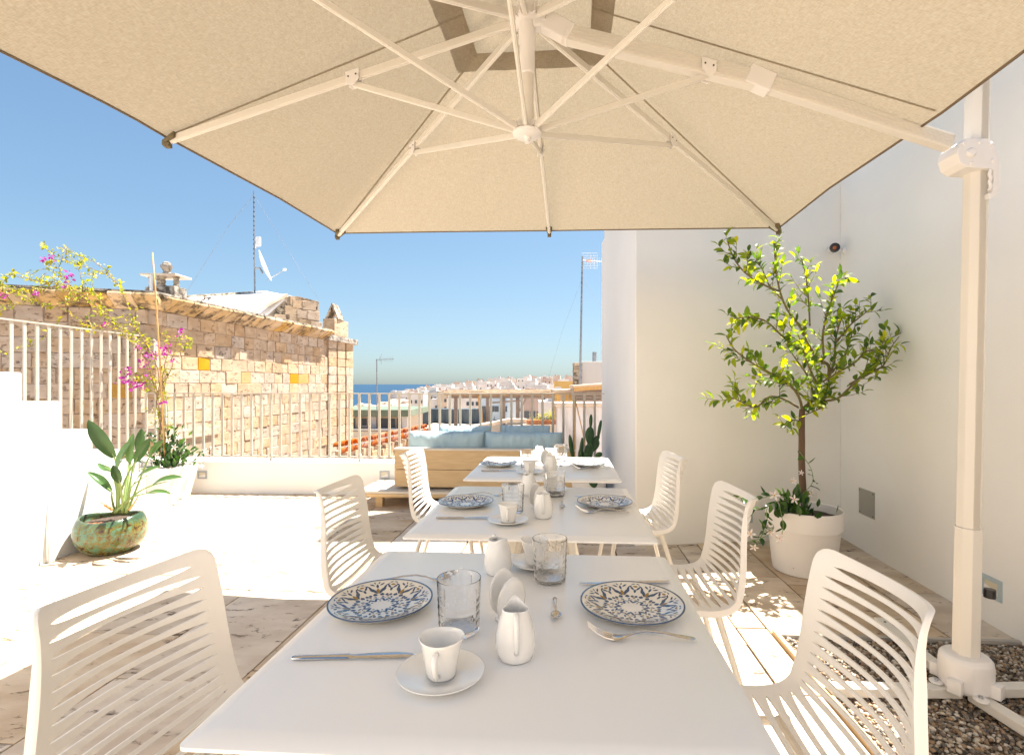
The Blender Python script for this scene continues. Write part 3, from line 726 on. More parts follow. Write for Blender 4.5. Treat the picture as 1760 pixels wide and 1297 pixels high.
# dark sea wall behind it
D = 120.0
sw = world_thing('sea_wall', 'long dark bluish retaining wall in shade below the distant houses', 'wall', tuple(W(760, 738, D)))
b = B(); a = W(596, 700, D); c = W(850, 740, D)
n_ = 30; vs = []; fs = []
for i in range(n_ + 1):
    px = lerp(596, 850, i / n_); top = 706.5 - 3.5 * sst(600, 720, px) + rg.uniform(-.6, .6)
    p1 = W(px, top, D); p0 = W(px, 760, D); vs += [(p0.x, D + rg.uniform(-.5, .5), p0.z), (p1.x, D + rg.uniform(-.2, .2), p1.z), (p1.x, D + 4, p1.z), (p1.x, D + 4, p0.z)]
for i in range(n_):
    for j in range(3): fs.append((i * 4 + j, (i + 1) * 4 + j, (i + 1) * 4 + j + 1, i * 4 + j + 1))
b.add(vs, fs); b.build('wall_face', M['sea_wall_shade'], sw)
pcols = [pm('coat_%d' % i, c, .8) for i, c in enumerate([(.6, .1, .08), (.1, .2, .5), (.7, .7, .7), (.05, .05, .06), (.7, .5, .1)])]

# rubble wall with a ridge of terracotta tiles
tw = world_thing('tiled_wall', 'rubble garden wall capped with orange terracotta roof tiles', 'wall', tuple(W(650, 780, 12)))
def tp(s): # along ridge s 0..1
    px = lerp(585, 735, s); d = lerp(10.5, 14.5, s); py = lerp(777, 741, s) 
    return W(px, py, d)
b = B(); A0, A1 = tp(0), tp(1)
b.prism([(A0.x, A0.y), (A1.x, A1.y), (A1.x - .3, A1.y + .5), (A0.x - .3, A0.y + .5)], -4, min(A0.z, A1.z) - .03); b.build('wall_face', M['tufo'], tw)
nt = 13
u_ = (A1 - A0).normalized(); side = Vector((u_.y, -u_.x, 0)).normalized()
for i in range(nt):
    for row in (0, 1):
        s = (i + .5 + .3 * row) / nt; p = A0.lerp(A1, s)
        b = B(); tmpb = []
        L2 = .27; r0, r1 = .115, .095; vs = []; 
        for e, rr in ((-.5, r0), (.5, r1)):
            for k in range(7):
                an = math.pi * k / 6
                vs.append((math.cos(an) * rr, e * L2, math.sin(an) * rr))
        for e, rr in ((-.5, r0 - .016), (.5, r1 - .016)):
            for k in range(7):
                an = math.pi * k / 6; vs.append((math.cos(an) * rr, e * L2, math.sin(an) * rr))
        fs = [(k, k + 1, k + 8, k + 7) for k in range(6)] + [(14 + k, 21 + k, 22 + k, 15 + k) for k in range(6)] + [(k, 14 + k, 15 + k, k + 1) for k in range(6)] + [(7 + k, 8 + k, 22 + k, 21 + k) for k in range(6)] + [(0, 7, 21, 14), (6, 20, 27, 13)]
        b.add(vs, fs); o = b.build('tile', M['terra'], tw, smooth=True)
        o.location = Vector(tw['_at']) * 0 + p + side * (.05 - .2 * row) + Vector((0, 0, .0 + .09 * row)); o.rotation_euler = (R(-14) if row == 0 else R(-6), rg.uniform(-.1, .1), math.atan2(u_.y, u_.x) + rg.uniform(-.12, .12) + (0 if row else .5))
b = B(); b.tube([A0 + side * .1 + Vector((0, 0, .11)), A1 + side * .1 + Vector((0, 0, .11))], .012, 5); b.build('cable', M['antenna'], tw)
# loose rubble stones of that wall
for i in range(14):
    s = i / 14; p = A0.lerp(A1, s); p.z -= .25 + .25 * (i % 2)
    o = link('stone_block', BM[(rg.choice(lens), rg.randrange(3))], tw); o.location = p + side * .01; o.rotation_euler = (0, rg.uniform(-.1, .1), math.atan2(u_.y, u_.x))

# reed pergola on the neighbouring roof
pg = world_thing('reed_pergola', 'roof pergola with a shaggy dry reed cover on timber posts', 'pergola', tuple(W(870, 745, 17)))
D0, D1 = 16.0, 19.0
a, c = W(768, 676, D0), W(962, 674, D0)
zt = a.z
for i in range(26):
    x0, x1 = a.x, c.x + .25; yy = lerp(D0, D1, i / 25)
    b = B(); pts = [(lerp(x0, x1, k / 8) , yy + rg.uniform(-.03, .03), zt + rg.uniform(-.03, .03) + .03 * math.sin(i)) for k in range(9)]
    pts[0] = (pts[0][0] + rg.uniform(-.15, .1), *pts[0][1:]); b.tube(pts, rg.uniform(.05, .075), 6); b.build('reed_bundle', M['reed'], pg)
b = B(); b.bar((a.x + .1, D0 + .1, zt - .1), (c.x, D0 + .1, zt - .1), .08, .1); b.build('beam', M['post'], pg)
b = B(); b.bar((a.x + .1, D1 - .1, zt - .1), (c.x, D1 - .1, zt - .1), .08, .1); b.build('beam', M['post'], pg)
for px, w_ in ((783.5, .11), (838, .09), (865, .13), (890, .12), (955, .1)):
    p = W(px, 700, D0 + .1); b = B(); b.bar((p.x, p.y, -1.0), (p.x, p.y, zt - .15), w_, w_, up=(0, 1, 0)); b.build('post', M['post'], pg)
b = B(); b.tube([W(829, 745, D0 - .1), W(824, 679, D0 - .1)], .055, 8); b.build('post', M['cane'], pg, smooth=True)
b = B(); b.bar(W(893, 706, D0), W(906, 680, D0), .05, .05); b.bar(W(845, 692, D0), W(895, 688, D0), .04, .05); b.build('brace', M['post'], pg)
# low walls with stone coping around it
lw = world_thing('roof_parapet', 'curving low roof wall with pale stone coping under the reed pergola', 'wall', tuple(W(800, 745, 15)))
pts = [W(772, 741, 14.5), W(806, 735, 15), W(848, 727, 15.4), W(872, 722, 15.5), W(905, 722, 15.6)]
for i in range(len(pts) - 1):
    p, q = pts[i], pts[i + 1]
    b = B(); b.bar(p + Vector((0, 0, -1.2)), q + Vector((0, 0, -1.2)), .22, 2.3); b.build('wall_face', M['concrete'], lw)
    b = B(); b.bar(p, q, .30, .09); b.build('coping', M['coping'], lw)
b = B(); face_box(b, 870, 960, 731, 800, 15.2, .3); b.build('wall_face', M['concrete'], lw)
b = B(); face_box(b, 898, 958, 729.5, 731, 15.0, .5); b.build('coping', M['coping'], lw)
# planter with shrubs on that wall
pt = world_thing('roof_planter', 'long terracotta trough on the roof wall beside the reed pergola', 'planter', tuple(W(930, 728, 15.1)))
b = B(); face_box(b, 905, 957, 722, 729.5, 15.1, .25); b.build('trough', M['terra'], pt, bevel=.01)

# stained wall and roof structures at the right
rw = world_thing('stained_wall', 'tall stained whitewashed wall with dark streaks behind the cactus', 'wall', tuple(W(1000, 790, 9.5)))
b = B(); face_box(b, 958, 1120, 699, 900, 9.6, .5); b.build('wall_face', M['oldwhite'], rw)
b = B(); face_box(b, 953, 1120, 692, 698.8, 9.5, .7); b.build('coping', M['coping'], rw, bevel=.02)
oh = world_thing('roof_shed', 'small ochre rendered roof hut with a pale slab roof beside the pergola', 'hut', tuple(W(970, 690, 12)))
b = B(); face_box(b, 957, 986, 675, 720, 12.0, 1.2); b.build('wall', M['ochre_w'], oh)
for px in (963, 970, 977): b = B(); face_box(b, px, px + 1.6, 677, 693, 11.97, .04); b.build('pilaster', M['house_c'], oh)
b = B(); face_box(b, 951, 990, 669, 674.5, 11.8, 1.6); b.build('roof', M['coping'], oh, bevel=.02)
sh = world_thing('roof_canopy', 'brown timber lean-to with a pale sheet roof against the white wall', 'lean-to', tuple(W(1010, 690, 11)))
b = B(); face_box(b, 986, 1120, 664, 690, 11.3, 1.0); b.build('wall', M['concrete'], sh)
for k in range(5): b = B(); face_box(b, 986, 1045, 667 + k * 4.8, 670.4 + k * 4.8, 11.22, .06); b.build('plank', M['post'], sh)
b = B(); a_ = W(984, 664, 11); c_ = W(1060, 659, 11); b.bar(a_ + Vector((0, .3, 0)), c_ + Vector((0, .3, 0)), 1.2, .05); b.build('roof_sheet', M['coping'], sh)
b = B(); b.bar(a_ + Vector((0, -.33, -.06)), c_ + Vector((0, -.33, -.06)), .05, .08); b.build('fascia', M['cane'], sh)
wb = world_thing('roof_block', 'white rooftop block with a bare stone end and a grey flue', 'building', tuple(W(1010, 655, 13.6)))
b = B(); face_box(b, 998, 1130, 621, 690, 13.6, 2.0); b.build('wall', M['house_w'], wb, bevel=.02)
for k in range(7):
    b = B(); face_box(b, 986 + (k % 2) * .6, 1000.5, 623 + k * 5.8, 628.5 + k * 5.8, 13.5, .4); b.build('stone_block', M['lichen'], wb, bevel=.01)
b = B(); b.tube([W(1021.5, 624, 13.9), W(1022, 605, 13.9)], .06, 10); b.build('flue_pipe', M['antenna'], wb, smooth=True)

# ================================================================ the distant town
rt = random.Random(21)
def house_mesh(w, dp, h, mat, kind):
    b = B(); b.box((0, dp / 2, h / 2 - 3), (w, dp, h + 6))
    if kind == 1: b.box((w * .2, dp * .4, h + .8), (w * .4, dp * .5, 1.6))
    if kind == 2: b.box((-w * .25, dp * .5, h + .5), (w * .3, dp * .4, 1.2)); b.box((w * .3, dp * .3, h + .35), (.8, .8, .9))
    if kind == 3:
        for s in (-1, 1): b.box((s * (w / 2 - .15), dp / 2, h + .35), (.3, dp, .7))
        b.box((0, .15, h + .35), (w, .3, .7))
    return b.mesh('house_wall', mat)
MATS = ['house_w', 'house_w', 'house_w', 'house_c', 'house_p', 'house_w']
protos = []
for i in range(14):
    w = rt.uniform(6, 13); h = rt.uniform(5, 8.5); dp = rt.uniform(6, 10)
    protos.append((w, h, dp, house_mesh(w, dp, h, M[MATS[i % 6]], i % 4)))
wb_ = B(); wb_.box((0, -.05, 0), (.9, .16, 1.3)); win_me = wb_.mesh('window', M['pane'])
wb_ = B(); wb_.box((0, -.05, 0), (1.0, .16, 2.1)); door_me = wb_.mesh('door', pm('blue_door', (.08, .16, .32), .6))
wb_ = B(); wb_.box((0, -.05, 0), (1.0, .16, 2.1)); door2_me = wb_.mesh('door', pm('brown_door', (.16, .08, .05), .6))
def house(px, d, proto, label, group, windows=True, z=None, sc=1.0):
    w, h, dp, me = proto
    x, y = px_xy(px, d); zz = land_z(px, d) if z is None else z
    t = thing('house', label, 'house', (x, y, zz), group, rt.uniform(-.3, .3)); t.scale = (sc, sc, sc)
    wo = bpy.data.objects.new('house_wall', me); COL.objects.link(wo); wo.parent = t
    if windows:
        nf = 2 if h > 5.8 else 1; nw = max(2, int(w / 2.8))
        for f_ in range(nf):
            for k in range(nw):
                if rt.random() < .22: continue
                isd = f_ == 0 and rt.random() < .2
                o = bpy.data.objects.new('door' if isd else 'window', (rt.choice([door_me, door2_me]) if isd else win_me)); COL.objects.link(o); o.parent = t
                o.location = (-w / 2 + w * (k + .5) / nw + rt.uniform(-.3, .3), 0, (1.05 if isd else 1.7) + f_ * 3.0)
    return t
LBL = 'small {} flat-roofed house {} beyond the railing'
GRP = 'houses of the distant seaside town'
cands = []
for i in range(900):
    px = rt.uniform(672, 1120); d = 190 * (950 / 190) ** rt.random()
    if px < 735 and d < 300 + (735 - px) * 4: continue
    if px > 760 and d < 210: continue
    x, y = px_xy(px, d)
    if any((x - q[0]) ** 2 + (y - q[1]) ** 2 < (7 + d * .012) ** 2 for q in cands): continue
    cands.append((x, y, px, d))
    if len(cands) > 230: break
for (x, y, px, d) in sorted(cands, key=lambda q: q[3]):
    pr = rt.choice(protos); house(px, d, pr, LBL.format({'whitewashed_house': 'white', 'cream_house': 'cream', 'pink_grey_house': 'pinkish'}[pr[3].materials[0].name], 'far up the headland' if d > 480 else 'in the nearer rows of the town'), GRP, windows=d < 480)
# the larger white houses on the shore edge of the town
def special(px0, px1, ytop, d, mat, label, nw, nf, kind=3):
    w = (px1 - px0) / F * d; ztop = CAMH - (ytop - HY) / F * d; zb_ = ztop - 8.5
    me = house_mesh(w, 9, 8.5, mat, kind)
    t = thing('house', label, 'house', (((px0 + px1) / 2 - CX) / F * d, d, zb_))
    wo = bpy.data.objects.new('house_wall', me); COL.objects.link(wo); wo.parent = t
    for f_ in range(nf):
        for k in range(nw):
            if (f_ + k * 2) % 5 == 4: continue
            o = bpy.data.objects.new('window', win_me); COL.objects.link(o); o.parent = t; o.location = (-w / 2 + w * (k + .5) / nw, 0, 2.2 + f_ * 3.2)
special(702, 728, 677, 205, M['house_w'], 'white house at the sea end of the town, its gable end towards the water', 3, 2)
special(722, 752, 672, 215, M['house_w'], 'broad white house with raised parapet, second from the sea', 4, 2, 1)
special(752, 770, 675, 208, M['house_c'], 'beige house between white ones at the left end of the town', 2, 2)
special(768, 800, 684, 190, M['house_w'], 'low white house with terrace in front of the beige house', 4, 1)
special(800, 832, 678, 175, M['house_w'], 'white house seen between the pergola posts with a blue door', 4, 2, 2)
special(828, 872, 680, 120, M['house_b'], 'pale blue-grey building with large blue windows behind the pergola', 6, 3, 0)
special(872, 900, 684, 110, M['house_b'], 'plain light grey building behind the right pergola posts', 2, 1, 0)
special(900, 932, 684, 95, M['house_p'], 'pinkish old house right of the pergola posts', 3, 2, 2)
special(926, 962, 690, 80, M['house_w'], 'weathered white house left of the ochre roof hut', 3, 2, 1)
special(905, 940, 664, 260, M['house_w'], 'white terraced house high in the town above the pergola', 4, 1, 3)
special(953, 990, 655, 300, M['ochre_w'], 'yellowish building topping the skyline left of the stone mast base', 5, 1, 0)
# rocks along the shore
for i in range(22):
    px = rt.uniform(604, 700); d = rt.uniform(330, 420); x, y = px_xy(px, d)
    b = B(); bm = bmesh.new(); bmesh.ops.create_icosphere(bm, subdivisions=2, radius=1)
    for v in bm.verts: v.co *= 1 + .35 * noise.noise(v.co * 1.3 + Vector((i * 7, 0, 0)))
    me = bpy.data.meshes.new('rock'); bm.to_mesh(me); bm.free(); me.materials.append(M['house_c'] if i % 2 else M['house_p'])
    o = link('shore_rock', me, None, None, (x, y, land_z(px, d) + .5), (0, 0, rt.uniform(0, 3)), (rt.uniform(3, 7), rt.uniform(3, 5), rt.uniform(1.2, 2.6)))
    tag(o, 'pale eroded rock on the shore left of the town', 'rock', 'rocks along the shore')
# ================================================================ cantilever parasol
UC = Vector((-0.02, 1.97, 0)); UR = R(-5.2)
ux = Vector((math.cos(UR), math.sin(UR), 0)); uy = Vector((-math.sin(UR), math.cos(UR), 0))
def rimz(x, y): return 2.218 - .012 * x + .030 * (y - 1.96) - (.045 * max(0, 1.9 - y) * max(0, -x) if y < 1.9 else 0)
def UP(a, c, f=1.0, dz=0):          # a, c in -1..1 over the square canopy; f = height share towards the peak
    p = UC + ux * a * 1.5 + uy * c * 1.5; return p
ZP = 2.745
def canopy_pt(a, c):
    """a point of the square canopy: straight ribs to corners and edge middles, cloth slightly sagging between them"""
    m = max(abs(a), abs(c))
    p = UC + ux * a * 1.5 + uy * c * 1.5
    zr_ = rimz(p.x, p.y)
    if m > 1e-6:
        q = UC + ux * (a / m) * 1.5 + uy * (c / m) * 1.5; zr_ = rimz(q.x, q.y)
        o_ = min(abs(a), abs(c)) / m; between = 4 * min(o_, 1 - o_)        # 0 on a rib, up to 2 between
        between = min(1, between / 2 * 1.0)
    else: between = 0
    z = ZP + (zr_ - ZP) * m
    z += -.012 * between * m * m
    pull = 1 - .030 * between * m ** 3
    p = UC + (p - UC) * pull; p.z = z
    return p
fab, N, L, P = new_mat('beige_canopy_fabric')
tc = N.new('ShaderNodeTexCoord'); mp = N.new('ShaderNodeMapping'); mp.inputs['Scale'].default_value = (60, 260, 60); mp.inputs['Rotation'].default_value = (0, 0, .5); L.new(tc.outputs['Object'], mp.inputs[0])
n = N.new('ShaderNodeTexNoise'); n.inputs['Scale'].default_value = 1; n.inputs['Detail'].default_value = 4; L.new(mp.outputs[0], n.inputs['Vector'])
mp3 = N.new('ShaderNodeMapping'); mp3.inputs['Scale'].default_value = (280, 55, 60); mp3.inputs['Rotation'].default_value = (0, 0, .4); L.new(tc.outputs['Object'], mp3.inputs[0])
n3 = N.new('ShaderNodeTexNoise'); n3.inputs['Scale'].default_value = 1; n3.inputs['Detail'].default_value = 3; L.new(mp3.outputs[0], n3.inputs['Vector'])
ad = N.new('ShaderNodeMath'); L.new(n.outputs['Fac'], ad.inputs[0]); L.new(n3.outputs['Fac'], ad.inputs[1])
mr = N.new('ShaderNodeMapRange'); mr.inputs['From Min'].default_value = .75; mr.inputs['From Max'].default_value = 1.25; L.new(ad.outputs[0], mr.inputs[0])
mx = N.new('ShaderNodeMix'); mx.data_type = 'RGBA'; mx.inputs[6].default_value = (.30, .245, .172, 1); mx.inputs[7].default_value = (.375, .32, .235, 1); L.new(mr.outputs[0], mx.inputs[0])
L.new(mx.outputs[2], P.inputs['Base Color']); P.inputs['Roughness'].default_value = .95; P.inputs['Specular IOR Level'].default_value = .1
b_ = N.new('ShaderNodeBump'); b_.inputs['Strength'].default_value = .25; b_.inputs['Distance'].default_value = .002; L.new(ad.outputs[0], b_.inputs['Height']); L.new(b_.outputs[0], P.inputs['Normal'])
tr = N.new('ShaderNodeBsdfTranslucent'); L.new(mx.outputs[2], tr.inputs[0])
ms = N.new('ShaderNodeMixShader'); ms.inputs[0].default_value = .23; L.new(P.outputs[0], ms.inputs[1]); L.new(tr.outputs[0], ms.inputs[2]); L.new(ms.outputs[0], N["Material Output"].inputs[0])
M['hem'] = pm('brown_hem_tape', (.17, .125, .08), .9)
M['pocket'] = pm('olive_corner_pocket', (.15, .12, .065), .8, bscale=60, bstr=.3)

mast_base = Vector((1.69, 1.99, 0))
um = world_thing('cantilever_parasol', 'large square beige parasol hanging from a white side mast over the tables', 'parasol', tuple(mast_base))
def grid_canopy(m0, m1, nr, nv, dz=0.0, wr=0.0, zoff=0):
    """ring of cloth between the squares m0 and m1"""
    b = B(); per = []
    for side in range(4):
        for k in range(nv):
            t = -1 + 2 * k / nv
            per.append([(1, t), (-t, 1), (-1, -t), (t, -1)][side])
    np_ = len(per)
    for i in range(nr + 1):
        m = lerp(m0, m1, i / nr)
        for (a, c) in per:
            p = canopy_pt(a * m, c * m)
            p.z += dz * (1) + (wr * noise.noise(Vector((p.x * 9, p.y * 9, 3))) if 0 < i else 0)
            b.v.append(tuple(p))
    for i in range(nr):
        for k in range(np_):
            b.f.append((i * np_ + k, i * np_ + (k + 1) % np_, (i + 1) * np_ + (k + 1) % np_, (i + 1) * np_ + k)); b.m.append(0)
    return b
grid_canopy(.165, 1.0, 14, 20).build('canopy', fab, um, smooth='all')
g = grid_canopy(.0001, .225, 10, 16, dz=.028, wr=.022); g.build('vent_cap', fab, um, smooth='all')
grid_canopy(.1645, .1695, 1, 16, dz=-.0015).build('vent_hem', fab, um)
b = B()
per = [(1, -1 + 2 * k / 20) for k in range(20)] + [(1 - 2 * k / 20, 1) for k in range(20)] + [(-1, 1 - 2 * k / 20) for k in range(20)] + [(-1 + 2 * k / 20, -1) for k in range(21)]
b.tube([canopy_pt(a, c) for a, c in per], .0055, 6, caps=False); b.build('canopy_hem', M['hem'], um)
b = B()
for (a, c) in ((1, 1), (0, 1), (-1, 1), (-1, 0), (-1, -1), (0, -1), (1, -1), (1, 0)):
    b = B(); sd_ = (Vector((-(uy * c + ux * a).y, (uy * c + ux * a).x, 0))).normalized()
    for k in range(21):
        m = lerp(.17, .985, k / 20); p = canopy_pt(a * m, c * m); 
        b.v += [tuple(p + sd_ * .005 + Vector((0, 0, -.0022))), tuple(p - sd_ * .005 + Vector((0, 0, -.0022)))]
    for k in range(20): b.f.append((2 * k, 2 * k + 1, 2 * k + 3, 2 * k + 2)); b.m.append(0)
    b.build('rib_shadow_seam', fab, um, smooth='all')  # doubled cloth along each rib, drawing the shadow line there
# ribs with a small profile, hinges and struts
HUB = UC + Vector((0, 0, 2.63)); LH = UC + Vector((-.0, -.0, 2.185))
ends = [(1, 0), (1, 1), (0, 1), (-1, 1), (-1, 0), (-1, -1), (0, -1), (1, -1)]
arm_a = Vector((.06, 1.965, 2.582)); arm_b = W(1632, 247, 1.955)
for (a, c) in ends:
    tip = canopy_pt(a * .985, c * .985) + Vector((0, 0, -.022))
    d_ = (tip - HUB); st = HUB + d_.normalized() * .07
    if (a, c) != (1, 0):
        b = B(); b.bar(st, tip, .018, .028); b.bar(st + Vector((0, 0, -.0145)), tip + Vector((0, 0, -.0145)), .006, .003)
        b.build('rib', M['alu'], um, bevel=.002)
        mid = HUB.lerp(tip, .47 if a * c == 0 else .45)
    else:
        mid = W(1215, 119, 1.955); 
    u_ = (mid - HUB).normalized(); sd = u_.cross(Vector((0, 0, 1))).normalized()
    b = B()
    for s in (-1, 1):
        pl = [mid + u_ * .028 + Vector((0, 0, .022)), mid - u_ * .028 + Vector((0, 0, .022)), mid - u_ * .028 + Vector((0, 0, -.02)), mid - u_ * .012 + Vector((0, 0, -.036)), mid + u_ * .012 + Vector((0, 0, -.036)), mid + u_ * .028 + Vector((0, 0, -.02))]
        off_ = .0125 if (a, c) != (1, 0) else .026
        b = B(); b.extrude([p + sd * s * off_ for p in pl], sd * s * .004); h = b.build('hinge_plate', M['hub'], um, bevel=.001)
    b = B()
    for q in (-.016, .016):
        for s in (-1, 1):
            b.tube([mid + u_ * q + sd * s * (off_ + .003), mid + u_ * q + sd * s * (off_ + .006)], .0035, 8)
    sc = b.build('rivet', M['screw'], None); sc.parent = h
    b = B(); lo_ = LH + (mid - LH).normalized() * .05
    e2 = mid + Vector((0, 0, -.026)); b.bar(lo_, e2, .013, .021); b.bar(lo_ + Vector((0, 0, -.011)), e2 + Vector((0, 0, -.011)), .005, .003)
    b.build('strut', M['alu'], um, bevel=.0015)
    if (a, c) == (1, 0): continue
    # corner pocket
    tp_ = canopy_pt(a, c); inn = canopy_pt(a * .965, c * .965); u2 = (tp_ - inn).normalized(); s2 = u2.cross(Vector((0, 0, 1))).normalized(); k_ = .035 if a * c else .022
    b = B(); b.extrude([inn + s2 * k_ + Vector((0, 0, -.006)), inn - s2 * k_ + Vector((0, 0, -.006)), tp_ - s2 * k_ * .35 + u2 * .012 + Vector((0, 0, -.012)), tp_ + s2 * k_ * .35 + u2 * .012 + Vector((0, 0, -.012))], (0, 0, -.022))
    b.box(tp_ + u2 * -.01 + Vector((0, 0, -.04)), (.024, .024, .018)); b.build('corner_pocket', M['pocket'], um, bevel=.003)
# hub, centre pole, lower hub
b = B(); b.tube([LH + Vector((0, 0, 0)), HUB + Vector((0, 0, .05))], .0255, 20); b.build('centre_pole', M['alu'], um, smooth=True)
b = B(); b.lathe([(.0258, -.22), (.030, -.215), (.030, -.10), (.033, -.095), (.033, -.02), (.06, -.015), (.06, .015), (.04, .03), (.04, .06), (0, .06)], 24, HUB)
for k in range(16):
    an = k * math.pi / 8; p = HUB + Vector((math.cos(an) * .062, math.sin(an) * .062, -.005)); b.box(p, (.026, .007, .03), rot=an)
b.build('upper_hub', M['hub'], um, smooth=True)
b = B(); b.lathe([(0, -.035), (.010, -.034), (.012, -.018), (.016, -.014), (.045, -.011), (.056, -.002), (.057, .004), (.046, .012), (.034, .015), (.034, .045), (.026, .05)], 28, LH)
for k in range(8):
    an = UR + k * math.pi / 4; p = LH + Vector((math.cos(an) * .042, math.sin(an) * .042, .026)); 
    for s in (-1, 1): b.box(p + Vector((-math.sin(an), math.cos(an), 0)) * s * .009, (.022, .003, .024), rot=an)
b.build('lower_hub', M['hub'], um, smooth=True)
# main arm: two telescoping profiles with ridges, collar, end bracket
b = B(); mid_a = W(1310, 142, 1.955)
b.bar(arm_a + (mid_a - arm_a) * .07, mid_a, .044, .062); b.bar(mid_a, arm_b, .040, .056)
for k in (-.018, -.006, .006, .018): 
    dirx = (arm_b - arm_a).normalized(); s3 = dirx.cross(Vector((0, 0, 1))).normalized(); u3 = s3.cross(dirx)
    b.bar(arm_a + (mid_a - arm_a) * .08 + s3 * .022 + u3 * k, mid_a + s3 * .022 + u3 * k, .0025, .004); b.bar(mid_a + s3 * .020 + u3 * k, arm_b + s3 * .020 + u3 * k, .0025, .004)
b.build('arm', M['alu'], um, bevel=.004)
b = B(); b.bar(W(1283, 130, 1.955), W(1325, 148, 1.955), .052, .072); b.build('arm_collar', M['hub'], um, bevel=.006)
b = B(); e = arm_a + (mid_a - arm_a) * .11; b.bar(HUB + Vector((.02, 0, -.02)), HUB + Vector((.075, .0, -.012)), .05, .05); b.bar(HUB + Vector((.07, 0, -.012)), e, .05, .07); b.build('arm_bracket', M['hub'], um, bevel=.006)
# mast
mt = Vector((1.745, 1.99, 2.80)); mb = Vector((1.69, 1.99, .13)); ml = mb.lerp(mt, .20)
def oct_tube(b, p, q, a, c, bev=.35):
    pr = [(a, c * bev), (a * bev, c), (-a * bev, c), (-a, c * bev), (-a, -c * bev), (-a * bev, -c), (a * bev, -c), (a, -c * bev)]
    n = 8; vs = [Vector((p.x + x, p.y + y, p.z)) for x, y in pr] + [Vector((q.x + x, q.y + y, q.z)) for x, y in pr]
    b.add(vs, [tuple(range(7, -1, -1)), tuple(range(8, 16))] + [(i, (i + 1) % n, n + (i + 1) % n, n + i) for i in range(n)])
b = B(); oct_tube(b, ml, mt, .036, .039, .45); oct_tube(b, mb, ml, .040, .043, .45)
for k in range(6):
    xx = -.03 + k * .009
    b.bar(ml + Vector((xx * .5, -.0392, 0)), mt + Vector((xx * .5, -.0392, 0)), .0025, .0016, up=(0, 1, 0))
b.build('mast', M['alu'], um, bevel=.003)
b = B(); b.lathe([(0, .175), (.050, .175), (.074, .170), (.084, .158), (.087, .135), (.086, .06), (.082, .047), (.075, .04), (0, .04)], 40, (1.69, 1.99, 0))
for k in range(4):
    an = k * math.pi / 2 + .55; p = Vector((1.69 + math.cos(an) * .092, 1.99 + math.sin(an) * .092, .072)); b.box(p, (.04, .045, .05), rot=an)
    p = Vector((1.69 + math.cos(an + .78) * .098, 1.99 + math.sin(an + .78) * .098, .046)); b.lathe([(0, .008), (.024, .008), (.026, 0), (0, 0)], 14, p)
b.build('base_cover', M['hub'], um, smooth=True, bevel=.004)
for k in range(4):
    an = k * math.pi / 2 + .55 + .78; p = Vector((1.69 + math.cos(an) * .098, 1.99 + math.sin(an) * .098, .054)); b = B(); b.lathe([(0, .008), (.007, .008), (.007, 0)], 6, p); b.build('bolt', M['grey'], um)
for an, L_ in ((R(179), .53), (R(84), .59), (R(2), .50), (R(-84), .60)):
    d_ = Vector((math.cos(an), math.sin(an), 0)); c0 = Vector((1.69, 1.99, .026))
    b = B(); b.bar(c0 + d_ * .03, c0 + d_ * L_, .05, .036); o = b.build('foot_bar', M['alu'], um, bevel=.004)
    b = B(); b.lathe([(0, .001), (.006, .001), (.006, -.001)], 10, c0 + d_ * (L_ - .05) + Vector((0, 0, .0185))); q = b.build('bolt_hole', M['black'], None); q.parent = o
# joint housing with crank handle
JD = 1.93
def jp(px, py, d=JD): return W(px, py, d)
out_ = [(1645, 262), (1650, 246), (1660, 238), (1697, 238), (1707, 243), (1714, 258), (1718, 283), (1718, 320), (1712, 336), (1700, 342), (1699, 332), (1705, 330), (1708, 310), (1708, 294), (1705, 290), (1662, 287), (1651, 279)]
b = B(); b.extrude([jp(*p) for p in out_], (0, .095, 0)); b.build('joint_housing', M['hub'], um, bevel=.003)
b = B(); b.lathe([(0, .016), (.018, .015), (.025, .008), (.026, 0)], 24)
bt = B(); Mx = Matrix.Rotation(R(90), 4, 'X')
for (px, py, s) in ((1668, 263, .7), (1657, 246, .3), (1684, 244, .3), (1704, 248, .3), (1706, 276, .3), (1670, 281, .3)):
    c = jp(px, py); bt = B(); bt.add([c + (Mx @ (Vector(v) * s)) for v in b.v], b.f); bt.build('joint_bolt', M['hub'], um, smooth=True)
b = B(); b.tube([jp(1702, 292), jp(1700.5, 300), jp(1703, 306), jp(1700.5, 313), jp(1703, 320), jp(1700, 327)], .006, 8); b.build('handle_grip', M['hub'], um, smooth=True)
b = B(); oct_tube(b, Vector((1.757, 1.96, .40)), Vector((1.757, 1.96, .435)), .02, .02); b.build('mast_knob', M['black'], um, bevel=.006)

